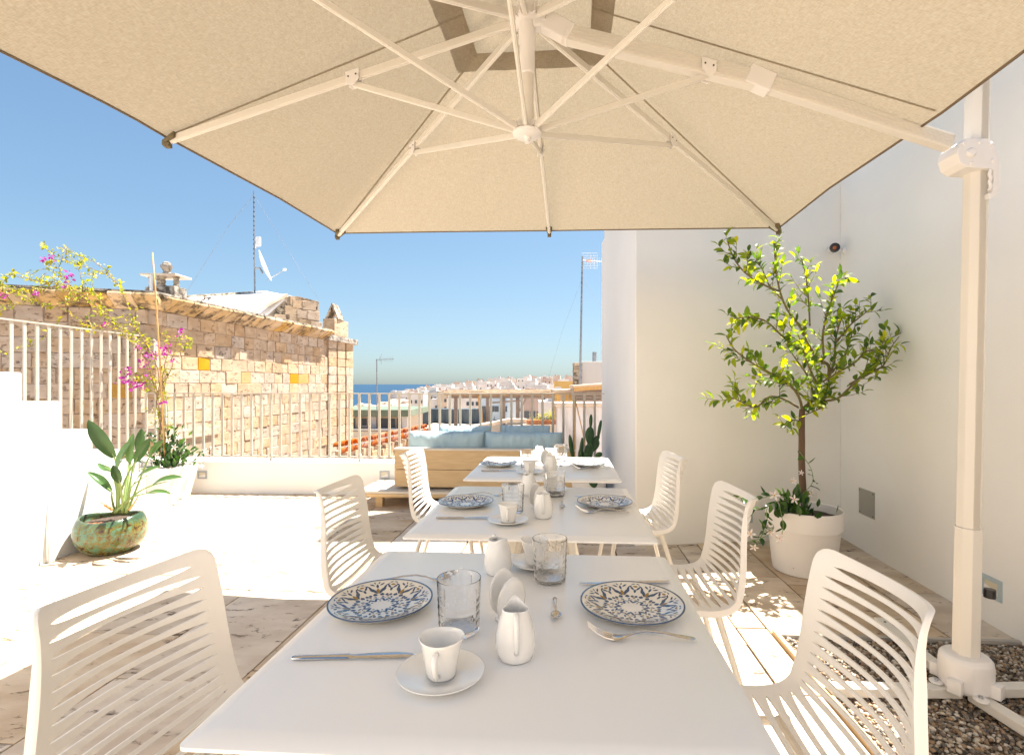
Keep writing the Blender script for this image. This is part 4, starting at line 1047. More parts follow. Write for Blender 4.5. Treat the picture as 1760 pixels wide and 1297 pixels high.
# ================================================================ tables
ROW0 = Vector((-.05, 1.064, 0))
TC = [Vector((-.052, 1.055, 0)), Vector((.012, 1.982, 0)), Vector((.072, 2.955, 0))]
TN = ['nearest table', 'middle table', 'farthest table, by the sofa']
def make_table():
    t = thing('dining_table', '', 'table', (0, 0, 0), 'white square dining tables in a row', -YAW)
    b = B(); H = .40; ht = .374
    prof = [(ht, .745), (H - .005, .7385), (H, .736), (H, .731), (H - .03, .722)]
    def ring(s, z, rad, n=5):
        pts = []
        for cx_, cy_, a0 in ((1, 1, 0), (-1, 1, 90), (-1, -1, 180), (1, -1, 270)):
            for k in range(n + 1):
                an = R(a0 + 90 * k / n); pts.append((cx_ * (s - rad) + rad * math.cos(an), cy_ * (s - rad) + rad * math.sin(an), z))
        return pts
    rings = [ring(s, z, .012) for s, z in prof]; n = len(rings[0])
    for r_ in rings: b.v += r_
    b.f.append(tuple(range(n))); b.m.append(0)
    for i in range(len(rings) - 1):
        for k in range(n): b.f.append((i * n + (k + 1) % n, i * n + k, (i + 1) * n + k, (i + 1) * n + (k + 1) % n)); b.m.append(0)
    b.f.append(tuple((len(rings) - 1) * n + k for k in range(n - 1, -1, -1))); b.m.append(0)
    b.build('tabletop', M['table'], t, smooth=True)
    b = B(); b.box((0, 0, .712), (.30, .30, .012)); b.build('top_plate', M['tmetal'], t, bevel=.002)
    b = B(); b.box((0, 0, .695), (.12, .12, .03)); b.build('frame', M['tmetal'], t, bevel=.003)
    for sx in (-1, 1):
        for sy in (-1, 1):
            b = B(); 
            b.add([(sx * .035, sy * .035, .70), (sx * .10, sy * .05, .70), (sx * .10, sy * .10, .70), (sx * .05, sy * .10, .70),
                   (sx * .20, sy * .26, 0), (sx * .235, sy * .26, 0), (sx * .235, sy * .295, 0), (sx * .20, sy * .295, 0)],
                  [(0, 1, 2, 3), (7, 6, 5, 4), (0, 4, 5, 1), (1, 5, 6, 2), (2, 6, 7, 3), (3, 7, 4, 0)])
            b.build('leg', M['tmetal'], t, bevel=.003)
    return t
tbl = make_table()
tl = ['white square dining table nearest the viewer, filling the foreground', 'white square dining table in the middle of the row of three', 'white square dining table crossed by a sunlit strip, next to the sofa']
for i in range(3):
    t = tbl if i == 0 else copy_tree(tbl)
    t.location = TC[i]; t['label'] = tl[i]

# ================================================================ slatted chairs
def chair_shell():
    prof = []       # side profile (x forward, z up), from seat front to back top
    pts = [(.235, .425), (.225, .440), (.205, .449), (.12, .452), (0, .446), (-.10, .442), (-.150, .448), (-.185, .470), (-.203, .505), (-.222, .58), (-.243, .67), (-.268, .76), (-.284, .805)]
    P_ = [Vector((x, 0, z)) for x, z in pts]
    # dense spline by Catmull-Rom, arc-length
    dense = []
    for i in range(len(P_) - 1):
        p0 = P_[max(i - 1, 0)]; p1 = P_[i]; p2 = P_[i + 1]; p3 = P_[min(i + 2, len(P_) - 1)]
        for k in range(12):
            t = k / 12; dense.append(.5 * ((2 * p1) + (-p0 + p2) * t + (2 * p0 - 5 * p1 + 4 * p2 - p3) * t * t + (-p0 + 3 * p1 - 3 * p2 + p3) * t ** 3))
    dense.append(P_[-1]); cum = [0]
    for i in range(1, len(dense)): cum.append(cum[-1] + (dense[i] - dense[i - 1]).length)
    Lt = cum[-1]
    def at(s):
        s = max(0, min(Lt, s)); lo_, hi_ = 0, len(cum) - 1
        while hi_ - lo_ > 1:
            m_ = (lo_ + hi_) // 2
            if cum[m_] <= s: lo_ = m_
            else: hi_ = m_
        k = (s - cum[lo_]) / max(1e-9, cum[hi_] - cum[lo_]); p = dense[lo_].lerp(dense[hi_], k)
        tn = (dense[min(hi_ + 1, len(dense) - 1)] - dense[max(lo_ - 1, 0)]).normalized(); return p, tn
    bend0 = .40; bend1 = .47
    def Wd(s):
        k = s / Lt
        return .205 + .018 * math.sin(min(1, k / .5) * math.pi / 2) - .036 * sst(.50, 1.0, k)
    def pos(s, t, fl=0):
        p, tn = at(s); nrm = Vector((-tn.z, 0, tn.x)); 
        if nrm.x * 1 + nrm.z < 0: nrm = -nrm          # towards the sitter
        bk = sst(.38, .62, s / Lt)
        conc = (.016 * (1 - bk) + .082 * bk * (.55 + .45 * sst(.6, 1, s / Lt)))
        q = p + nrm * conc * abs(t) ** 2.0
        q = Vector((q.x, t * Wd(s), q.z))
        if fl: q -= nrm * .016 * fl; q.y += math.copysign(.002 * fl, t)
        return q
    C = [-1, -.985, -.95, -.90, -.86] + [-.80 + 1.6 * k / 18 for k in range(19)] + [.86, .90, .95, .985, 1]
    bm = bmesh.new()
    def rnd_end(t, rad=.045):
        x = (abs(t) * .21 - (.21 - rad)) / rad
        return 0 if x <= 0 else rad * (1 - math.sqrt(max(0, 1 - min(1, x) ** 2)))
    cache = {}
    def V(s, t, fl=0):
        k = (round(s, 5), round(t, 5), fl)
        if k not in cache: cache[k] = bm.verts.new(pos(s, t, fl))
        return cache[k]
    def endS(t): return Lt - rnd_end(t, .035)
    def startS(t): return rnd_end(t, .035)
    cen = [.060 + .0335 * k for k in range(12)]
    last = cen[-1] + .017; nb_ = 12; stp = (Lt - .020 - last) / nb_
    cen += [last + stp * (k + .5) for k in range(nb_)]
    hs = [.0115] * 12 + [stp * .32] * nb_
    def edges(j):
        t = C[j]; out = [startS(t)]
        for k, s in enumerate(cen):
            lim = .80 if k in (0, len(cen) - 1) else .86
            a = abs(t) / lim
            h = 0 if a >= 1 else hs[k] * (1 - a ** 2.4) ** .7
            out += [s - h, s + h]
        out.append(endS(t)); return out
    for j in range(len(C) - 1):
        e0, e1 = edges(j), edges(j + 1); t0, t1 = C[j], C[j + 1]
        for k in range(0, len(e0), 2):
            m0, m1 = (e0[k] + e0[k + 1]) / 2, (e1[k] + e1[k + 1]) / 2
            for (a0, a1, c0, c1) in ((e0[k], m0, e1[k], m1), (m0, e0[k + 1], m1, e1[k + 1])):
                vs = []
                for q in (V(a0, t0), V(c0, t1), V(c1, t1), V(a1, t0)):
                    if q not in vs: vs.append(q)
                if len(vs) >= 3:
                    try: bm.faces.new(vs)
                    except ValueError: pass
    bmesh.ops.remove_doubles(bm, verts=bm.verts, dist=2e-4)
    bmesh.ops.recalc_face_normals(bm, faces=bm.faces)
    me = bpy.data.meshes.new('shell'); bm.to_mesh(me); bm.free()
    return me, pos, Lt, endS, rnd_end, C
def make_chair():
    t = thing('slatted_chair', '', 'chair', (0, 0, 0), 'white slatted chairs around the tables')
    me, pos, Lt, endS, rnd_end, C = chair_shell()
    me.materials.append(M['plastic'])
    o = link('shell', me, t)
    so = o.modifiers.new('thick', 'SOLIDIFY'); so.thickness = .006; so.offset = 0
    bv = o.modifiers.new('soft', 'BEVEL'); bv.width = .0014; bv.segments = 2; bv.limit_method = 'ANGLE'; bv.angle_limit = R(50)
    dg = bpy.context.evaluated_depsgraph_get(); ev = o.evaluated_get(dg); m2 = bpy.data.meshes.new_from_object(ev)
    o.modifiers.clear(); o.data = m2; m2.name = 'chair_shell'
    m2.polygons.foreach_set('use_smooth', [True] * len(m2.polygons)); m2.set_sharp_from_angle(angle=R(35))
    o.name = 'slatted_shell'
    # flange turned back along both sides and over the top
    path = [(.05 + (endS(1) - .05) * k / 30, -1) for k in range(31)] + [(endS(t_), t_) for t_ in C[1:-1]] + [(.05 + (endS(1) - .05) * k / 30, 1) for k in range(30, -1, -1)]
    b = B(); n_ = len(path)
    for i, (s_, t_) in enumerate(path):
        e_ = min(1, i / 6, (n_ - 1 - i) / 6); fl = (lerp(.45, 1, sst(.02, .14, Lt - s_)) if abs(t_) > .999 else .45) * e_
        b.v.append(tuple(pos(s_, t_))); b.v.append(tuple(pos(s_, t_, .02 + fl * 1.1)))
    for i in range(n_ - 1): b.f.append((2 * i, 2 * i + 1, 2 * i + 3, 2 * i + 2)); b.m.append(0)
    m3 = b.mesh('rim', M['plastic']); bm = bmesh.new(); bm.from_mesh(m3); bmesh.ops.solidify(bm, geom=list(bm.faces), thickness=-.005); bmesh.ops.recalc_face_normals(bm, faces=bm.faces); bm.to_mesh(m3); bm.free()
    m3.polygons.foreach_set('use_smooth', [True] * len(m3.polygons)); m3.set_sharp_from_angle(angle=R(50)); link('rim', m3, t)
    b = B(); b.tube([(.14, -.15, .425), (-.12, -.15, .42)], .010, 8); b.tube([(.14, .15, .425), (-.12, .15, .42)], .010, 8); b.tube([(.12, -.16, .425), (.12, .16, .425)], .010, 8); b.tube([(-.10, -.16, .42), (-.10, .16, .42)], .010, 8)
    b.build('seat_frame', M['tmetal'], t, smooth=True)
    for sx, x0, x1 in ((1, .13, .205), (-1, -.11, -.235)):
        for sy in (-1, 1):
            b = B(); b.tube([(x0, sy * .15, .43), (lerp(x0, x1, .5), sy * .178, .22), (x1, sy * .205, 0)], [.0125, .011, .008], 10); b.build('leg', M['tmetal'], t, smooth=True)
    return t
ch0 = make_chair()
chairs = [(0, -.560, -.075, -8, 'white slatted chair in the lower left corner, its shaded back towards the viewer'),
          (0, .530, .045, 180, 'white slatted chair in the lower right corner in front of the parasol mast'),
          (1, -.575, .02, 0, 'white slatted chair on the left of the middle table, its back in shade'),
          (1, .530, -.02, 180, 'white slatted chair on the right of the middle table beside the lemon tree pot'),
          (2, -.570, .05, 3, 'small far slatted chair left of the farthest table in front of the wooden sofa, sunlit'),
          (2, .505, -.06, 184, 'small far slatted chair right of the farthest table against the plain white wall')]
for i, (ti, dx, dy, rz, lab) in enumerate(chairs):
    c = ch0 if i == 0 else copy_tree(ch0)
    p = TC[ti] + RX * dx + RY * dy; c.location = p; c.rotation_euler = (0, 0, R(rz) - YAW); c['label'] = lab

# ================================================================ tableware, laid out once and copied to each table
TZ = .7452
def row_local(px, py, z):       # place on the first table seen at a pixel, in that table's own frame
    p = G(px, py, z) - TC[0]; return Vector((RX.dot(p), RY.dot(p), z))
def plate_proto():
    t = thing('plate', '', 'plate', (0, 0, 0), 'patterned plates'); Rr = .107
    b = B(); b.lathe([(0, .004), (.055, .004), (.066, .006), (.085, .012), (Rr - .003, .0175), (Rr, .0185), (Rr + .001, .0175), (Rr - .002, .015), (.085, .008), (.066, .002), (.058, 0), (0, 0)], 64)
    b.build('dish', M['plate'], t, smooth='all')
    def zs(r): 
        pr = [(0, .004), (.055, .004), (.066, .006), (.085, .012), (.104, .0175), (.107, .0185)]
        for (a, za), (c, zc) in zip(pr, pr[1:]):
            if r <= c: return za + (zc - za) * (r - a) / (c - a)
        return pr[-1][1]
    b = B()
    def poly(pts, mi):
        b.mi = mi; b.add([(x, y, zs(math.hypot(x, y)) + .00045) for x, y in pts], [tuple(range(len(pts)))])
    def leafp(r, th, ln, w, ang, mi, n=5):
        pts = []
        for k in range(n + 1): s = k / n; pts.append((-ln / 2 + ln * s, w / 2 * math.sin(math.pi * s)))
        for k in range(1, n): s = 1 - k / n; pts.append((-ln / 2 + ln * s, -w / 2 * math.sin(math.pi * s)))
        c, s_ = math.cos(th + ang), math.sin(th + ang); X, Y = r * math.cos(th), r * math.sin(th)
        poly([(X + x * c - y * s_, Y + x * s_ + y * c) for x, y in pts], mi)
    for k in range(8):
        th = k * math.pi / 4 + .2; hf = math.pi / 8
        for s in (-1, 1):
            leafp(.030, th + s * .27, .020, .0055, -s * .35, 0); leafp(.034, th + s * .10, .010, .004, s * .8, 0)
            leafp(.044, th + s * .17, .010, .005, s * .5, 0); leafp(.040, th + s * .30, .006, .003, s * 1.2, 1)
            leafp(.057, th + s * .13, .012, .010, 0, 0); leafp(.057, th + s * .13, .008, .0065, 0, 1)
            leafp(.056, th + s * .32, .010, .0075, 0, 0); leafp(.056, th + s * .32, .006, .0045, 0, 1)
            leafp(.070, th + s * .10, .022, .0065, s * .42, 0); leafp(.073, th + s * .18, .014, .004, s * .75, 0)
            leafp(.081, th + s * .20, .020, .0055, s * .30, 0); leafp(.084, th + s * .31, .016, .005, -s * .6, 0); leafp(.090, th + s * .26, .013, .0035, s * 1.0, 0)
            leafp(.092, th + s * .12, .014, .0045, s * .9, 0); leafp(.098, th + s * .34, .010, .003, s * 1.3, 0); leafp(.097, th + s * .05, .009, .003, s * .5, 0)
        leafp(.070, th, .018, .0085, 0, 1); leafp(.086, th, .014, .006, 0, 0); leafp(.049, th + hf, .008, .006, 0, 1); leafp(.075, th + hf, .012, .006, 0, 0)
        leafp(.024, th, .006, .004, 0, 0); leafp(.090, th + hf, .012, .006, 1.57, 1)
    b.build('glaze_pattern', [M['blue'], M['ochre']], t)
    b = B(); n = 96
    for k in range(n):
        an = 2 * math.pi * k / n
        for r_, z_ in ((Rr - .0022, .0184), (Rr + .0012, .0192), (Rr + .0014, .0172)): b.v.append((r_ * math.cos(an), r_ * math.sin(an), z_))
    for k in range(n):
        for j in range(2): q = (k + 1) % n; b.f.append((k * 3 + j, q * 3 + j, q * 3 + j + 1, k * 3 + j + 1)); b.m.append(0)
    b.build('rim_line', M['blue'], t, smooth='all')
    return t
def cup_proto():
    t = thing('coffee_cup', '', 'cup', (0, 0, 0), 'white coffee cups')
    b = B(); h = .062
    b.lathe([(0, .004), (.020, .004), (.0215, 0), (.0225, 0), (.0235, .003), (.028, .030), (.0345, h - .004), (.0365, h), (.0355, h + .0008), (.0345, h), (.0325, h - .006), (.026, .030), (.0215, .008), (.018, .0065), (0, .0065)], 48, fn=lambda i, a, r, z: (r * (1 + (.02 * (z / h) * math.cos(2 * a))), .0015 * (z / h) * math.cos(2 * a)))
    b.build('cup_body', M['porc'], t, smooth='all')
    b = B(); pts = [(.028, .048), (.040, .050), (.047, .045), (.047, .036), (.042, .024), (.036, .013), (.025, .010)]
    sec = B(); b.tube([(0, -x, z) for x, z in pts], [.0042, .0046, .0048, .0048, .0045, .0042, .004], 10); b.build('handle', M['porc'], t, smooth='all')
    return t
def saucer_proto():
    t = thing('saucer', '', 'saucer', (0, 0, 0), 'white saucers')
    b = B(); b.lathe([(0, .0035), (.024, .0035), (.026, .005), (.045, .008), (.068, .0145), (.0705, .0158), (.071, .015), (.0695, .013), (.045, .005), (.03, .001), (.027, 0), (0, 0)], 56, sx=1, sy=.97); b.build('saucer_dish', M['porc'], t, smooth='all')
    return t
def jug_proto():
    t = thing('milk_jug', '', 'jug', (0, 0, 0), 'small white milk jugs'); h = .088
    def fn(i, a, r, z):
        k = max(0, (z - .055) / .033); sp = max(0, math.cos(a - math.pi / 2)) ** 10
        hd = max(0, math.cos(a + math.pi / 2)) ** 4
        return r * (1 + .42 * sp * k ** 2), (.006 * sp * k + .002 * hd * k - .003 * k * (1 - sp))
    prof = [(0, .003), (.022, .002), (.026, 0), (.030, .003), (.0335, .014), (.0352, .026), (.0338, .044), (.0298, .062), (.0255, .076), (.0238, .084), (.0238, h), (.0222, h + .0005), (.0212, h - .003), (.0222, .078), (.0268, .062), (.0305, .044), (.031, .02), (.026, .008), (0, .007)]
    b = B(); b.lathe(prof, 56, fn=fn); b.build('jug_body', M['porc'], t, smooth='all')
    b = B(); b.tube([(0, -.019, .082), (0, -.029, .086), (0, -.038, .080), (0, -.042, .066), (0, -.0425, .048), (0, -.040, .032), (0, -.033, .022)], [.0045, .0048, .005, .005, .0046, .0042, .0042], 10); b.build('handle', M['porc'], t, smooth='all')
    return t
def holder_proto():
    t = thing('napkin_holder', '', 'holder', (0, 0, 0), 'white shell napkin holders')
    for s, an in ((-1, -5), (1, 7)):
        b = B(); n = 40; rings = []
        for k in range(7):
            rr = k / 6
            for j in range(n):
                a = 2 * math.pi * j / n; x = rr * .036 * math.cos(a) * (1 + .10 * math.sin(a) * -1); z = .047 + rr * .045 * math.sin(a); bow = .008 * (1 - rr ** 2)
                b.v.append((x, bow * s, z))
        for k in range(6):
            for j in range(n): b.f.append((k * n + j, k * n + (j + 1) % n, (k + 1) * n + (j + 1) % n, (k + 1) * n + j)); b.m.append(0)
        rotm = Matrix.Rotation(R(-an), 4, 'X')
        b.v = [tuple(rotm @ Vector(v) + Vector((0, s * .009, (.004 if s > 0 else -.004)))) for v in b.v]
        me = b.mesh('shell_side', M['porc'], smooth='all'); bm = bmesh.new(); bm.from_mesh(me); bmesh.ops.remove_doubles(bm, verts=bm.verts, dist=1e-4)
        bmesh.ops.recalc_face_normals(bm, faces=bm.faces); bmesh.ops.solidify(bm, geom=list(bm.faces), thickness=.0035); bm.to_mesh(me); bm.free()
        me.polygons.foreach_set('use_smooth', [True] * len(me.polygons)); link('shell_side', me, t)
    b = B(); b.lathe([(0, .010), (.016, .010), (.024, .006), (.026, .001), (.024, 0), (0, 0)], 32); b.build('foot', M['porc'], t, smooth='all')
    return t
def glass_proto():
    t = thing('glass_tumbler', '', 'glass', (0, 0, 0), 'cut glass tumblers'); h = .102; R0, R1 = .0385, .0425
    b = B(); nz = 56; n = 144; b_out = []
    for i in range(nz + 1):
        z = h * i / nz; r = lerp(R0, R1, i / nz)
        for j in range(n):
            a = 2 * math.pi * j / n; rr = r
            if z < .004: rr -= .003 * (1 - z / .004) ** 2
            if .012 < z < .072:
                cz = (z - .012) / .015; ca = j / 12.0
                fz = abs(cz - round(cz)); fa = abs(ca - round(ca))
                groove = max(math.exp(-(fz / .07) ** 2), math.exp(-(fa / .07) ** 2)); rr -= .0006 * groove
                dz_ = (cz % 1) - .5; da = (ca % 1) - .5; q = dz_ * dz_ + da * da; rr += .0008 * math.exp(-q / .018)
            elif z >= .072:
                ca = j / 24.0; fa = abs(ca - round(ca)); rr -= .0008 * math.exp(-(fa / .03) ** 2) * (1 if z < .096 else 0)
            b.v.append((rr * math.cos(a), rr * math.sin(a), z))
    for i in range(nz):
        for j in range(n): b.f.append((i * n + j, i * n + (j + 1) % n, (i + 1) * n + (j + 1) % n, (i + 1) * n + j)); b.m.append(0)
    inner = [(R1 - .0006, h + .0008), (R1 - .0014, h + .0004), (R1 - .0018, h - .003), (R1 - .0032, .07), (R0 - .0028, .011), (R0 - .006, .008), (0, .0075)]
    o0 = nz * n; prev = [o0 + j for j in range(n)]
    for (r_, z_) in inner:
        if r_ == 0:
            b.v.append((0, 0, z_)); c = len(b.v) - 1
            for j in range(n): b.f.append((prev[j], prev[(j + 1) % n], c)); b.m.append(0)
        else:
            cur = []
            for j in range(n): a = 2 * math.pi * j / n; b.v.append((r_ * math.cos(a), r_ * math.sin(a), z_)); cur.append(len(b.v) - 1)
            for j in range(n): b.f.append((prev[j], prev[(j + 1) % n], cur[(j + 1) % n], cur[j])); b.m.append(0)
            prev = cur
    b.f.append(tuple(range(n - 1, -1, -1))); b.m.append(0)
    me = b.mesh('tumbler_body', M['glass']); bm = bmesh.new(); bm.from_mesh(me); bmesh.ops.recalc_face_normals(bm, faces=bm.faces); bm.to_mesh(me); bm.free(); me.polygons.foreach_set('use_smooth', [True] * len(me.polygons)); me.set_sharp_from_angle(angle=R(32)); link('tumbler_body', me, t)
    return t
def knife_proto():
    t = thing('table_knife', '', 'knife', (0, 0, 0), 'steel table knives')
    b = B(); secs = [(-.108, .0045, .0028), (-.105, .0065, .0035), (-.06, .0062, .0034), (-.015, .0072, .0034), (-.012, .0076, .0034)]
    def loft(secs, n=10, zc=.0045):
        q = B()
        for (x, w, h, *r_) in secs:
            zc_ = r_[0] if r_ else zc; yo = r_[1] if len(r_) > 1 else 0
            for k in range(n): a = 2 * math.pi * k / n; q.v.append((x, yo + w * math.cos(a), zc_ + h * math.sin(a)))
        for i in range(len(secs) - 1):
            for k in range(n): q.f.append((i * n + k, i * n + (k + 1) % n, (i + 1) * n + (k + 1) % n, (i + 1) * n + k)); q.m.append(0)
        q.f.append(tuple(range(n - 1, -1, -1))); q.m.append(0); q.f.append(tuple((len(secs) - 1) * n + k for k in range(n))); q.m.append(0)
        return q
    loft(secs).build('handle', M['steel'], t, smooth=True)
    loft([(-.012, .0062, .0018), (-.004, .0060, .0012), (.03, .0088, .0010, .0045, .001), (.07, .0090, .0010, .0045, .001), (.095, .0060, .0008, .0045, -.001), (.108, .0012, .0006, .0045, -.004)], 10).build('blade', M['steel'], t, smooth=True)
    return t, loft
kn, loft = knife_proto()
def fork_proto():
    t = thing('table_fork', '', 'fork', (0, 0, 0), 'steel table forks')
    loft([(-.098, .003, .001, .006), (-.095, .0062, .0014, .006), (-.07, .0058, .0016, .010), (-.04, .0038, .0016, .0155), (-.01, .0026, .0017, .0175), (.015, .0026, .0017, .0130), (.028, .0045, .0014, .0080), (.038, .0100, .0011, .0055), (.048, .0118, .0010, .0045), (.056, .0118, .0010, .0050)], 10).build('handle', M['steel'], t, smooth=True)
    for k in range(4):
        y = (-1.5 + k) * .0068; b = B(); b.tube([(.053, y, .0048), (.068, y, .0085), (.084, y * .97, .0165), (.100, y * .95, .0290)], [.0017, .0015, .0013, .0008], 6); b.build('tine', M['steel'], t, smooth=True)
    return t
def spoon_proto():
    t = thing('teaspoon', '', 'spoon', (0, 0, 0), 'steel teaspoons')
    loft([(-.058, .002, .0009, .003), (-.055, .0052, .0014, .003), (-.042, .0048, .0014, .0065), (-.015, .0022, .0013, .0105), (.008, .0020, .0013, .0070), (.018, .0030, .0012, .0040)], 8).build('handle', M['steel'], t, smooth=True)
    b = B(); nr = 6; n = 24
    for k in range(nr + 1):
        for j in range(n):
            a = 2 * math.pi * j / n; r = k / nr; b.v.append((.034 + r * .017 * math.cos(a), r * .0115 * math.sin(a), .0008 + .0062 * r * r))
    for k in range(nr):
        for j in range(n): b.f.append((k * n + j, k * n + (j + 1) % n, (k + 1) * n + (j + 1) % n, (k + 1) * n + j)); b.m.append(0)
    me = b.mesh('bowl', M['steel'], smooth='all'); bm = bmesh.new(); bm.from_mesh(me); bmesh.ops.remove_doubles(bm, verts=bm.verts, dist=1e-4); bmesh.ops.solidify(bm, geom=list(bm.faces), thickness=.0009); bm.to_mesh(me); bm.free()
    me.polygons.foreach_set('use_smooth', [True] * len(me.polygons)); link('bowl', me, t)
    return t
pro = {'plate': plate_proto(), 'cup': cup_proto(), 'saucer': saucer_proto(), 'jug': jug_proto(), 'holder': holder_proto(), 'glass': glass_proto(), 'knife': kn, 'fork': fork_proto(), 'spoon': spoon_proto()}
Z0 = TZ
items = [ # kind, local position, rotation deg, label
 ('plate', row_local(655, 1033, Z0 + .012), 10, 'blue and ochre star-patterned plate on the left of the {}'),
 ('plate', row_local(1086, 1037, Z0 + .012), 40, 'blue and ochre star-patterned plate on the right of the {}'),
 ('saucer', row_local(758, 1157, Z0 + .008), 0, 'white saucer under the cup at the left front of the {}'),
 ('cup', row_local(759, 1157, Z0 + .005), -4, 'white coffee cup on its saucer at the left front of the {}'),
 ('saucer', row_local(925, 967, Z0 + .008), 0, 'white saucer behind the far tumbler on the {}'),
 ('cup', row_local(919, 966, Z0 + .005), 150, 'white coffee cup on its saucer behind the far tumbler on the {}'),
 ('jug', row_local(886, 1128, Z0), 4, 'white milk jug with its handle to the viewer, front centre of the {}'),
 ('jug', row_local(856, 984, Z0), 205, 'white milk jug with its spout to the viewer, back centre of the {}'),
 ('holder', row_local(873, 1062, Z0), 40, 'white shell-shaped napkin holder between the jugs on the {}'),
 ('glass', row_local(789, 1083, Z0), 0, 'cut glass tumbler beside the left plate on the {}'),
 ('glass', row_local(945, 997, Z0), 5, 'cut glass tumbler right of the back jug on the {}'),
 ('knife', row_local(612, 1131, Z0) , 3, 'steel knife in front of the left plate on the {}'),
 ('knife', row_local(1073, 1004, Z0), 183, 'steel knife behind the right plate on the {}'),
 ('fork', row_local(722, 1000, Z0), 3, 'steel fork behind the left plate on the {}'),
 ('fork', row_local(1103, 1100, Z0), 177, 'steel fork in front of the right plate on the {}'),
 ('spoon', row_local(955, 1048, Z0), 269, 'small steel teaspoon right of the napkin holder on the {}'),
]
used = set()
for ti in range(3):
    jit = random.Random(40 + ti)
    base = {}
    for k_, (kind, lp, rz, lab) in enumerate(items):
        if ti == 0 or True:
            src = pro[kind]
            o = src if kind not in used else copy_tree(src)
            used.add(kind)
        dx, dy = (0, 0) if ti == 0 else (jit.uniform(-.012, .012), jit.uniform(-.012, .012))
        if kind == 'cup' and ti: dx, dy = base['s']
        if kind == 'saucer': base['s'] = (dx, dy)
        p = TC[ti] + RX * (lp.x + dx) + RY * (lp.y + dy)
        z = Z0 + (.0038 if kind == 'cup' else 0)
        o.location = (p.x, p.y, z); o.rotation_euler = (0, 0, R(rz + (0 if ti == 0 else jit.uniform(-6, 6))))
        o['label'] = lab.format(TN[ti] if ti < 2 else 'farthest table')
# ================================================================ sofa on a low deck
sofa = world_thing('wooden_sofa', 'low pale wooden outdoor sofa on a flat deck base, seen from behind', 'sofa', (0, 5.1, 0))
SA = W(678, 837, 5.06); SA = Vector((SA.x, 5.06, 0))
def SP(u, v, z): p = SA + RX * u + RY * v; return Vector((p.x, p.y, z))
def rbox(b, u0, u1, v0, v1, z0, z1):
    c = SP((u0 + u1) / 2, (v0 + v1) / 2, (z0 + z1) / 2); return b.box(c, (u1 - u0, v1 - v0, z1 - z0), rot=-YAW)
b = B(); rbox(b, 0, 1.78, 0, .035, .205, .375); b.build('back_board', M['wood'], sofa, bevel=.004)
b = B(); rbox(b, 0, 1.78, 0, .035, .379, .565); b.build('back_board', M['wood'], sofa, bevel=.004)
b = B(); rbox(b, -.01, 1.79, -.008, .10, .5655, .585); b.build('back_cap', M['wood_sunlit'], sofa, bevel=.004)
b = B(); rbox(b, 0, .04, .036, .5, .205, .45); rbox(b, 1.74, 1.78, .036, .5, .205, .45); b.build('arm_board', M['wood'], sofa, bevel=.004)
for k in range(4):
    b = B(); rbox(b, -.34, 2.0, -.10 + k * .155, -.10 + (k + 1) * .155 - .004, .155, .178); b.build('deck_board', M['wood_sunlit'], sofa, bevel=.003)
b = B(); rbox(b, -.34, 2.0, -.105, -.08, .128, .1548); b.build('deck_fascia', M['wood'], sofa, bevel=.002)
b = B(); rbox(b, -.25, 1.9, -.02, .45, .10, .1545); b.build('deck_frame', M['wood'], sofa)
for u in (-.2, .8, 1.8):
    for v in (.02, .42): b = B(); rbox(b, u, u + .07, v, v + .07, 0, .0995); b.build('leg', M['wood'], sofa)
b = B(); rbox(b, .04, 1.74, .04, .50, .21, .30); b.build('seat_frame', M['wood'], sofa)

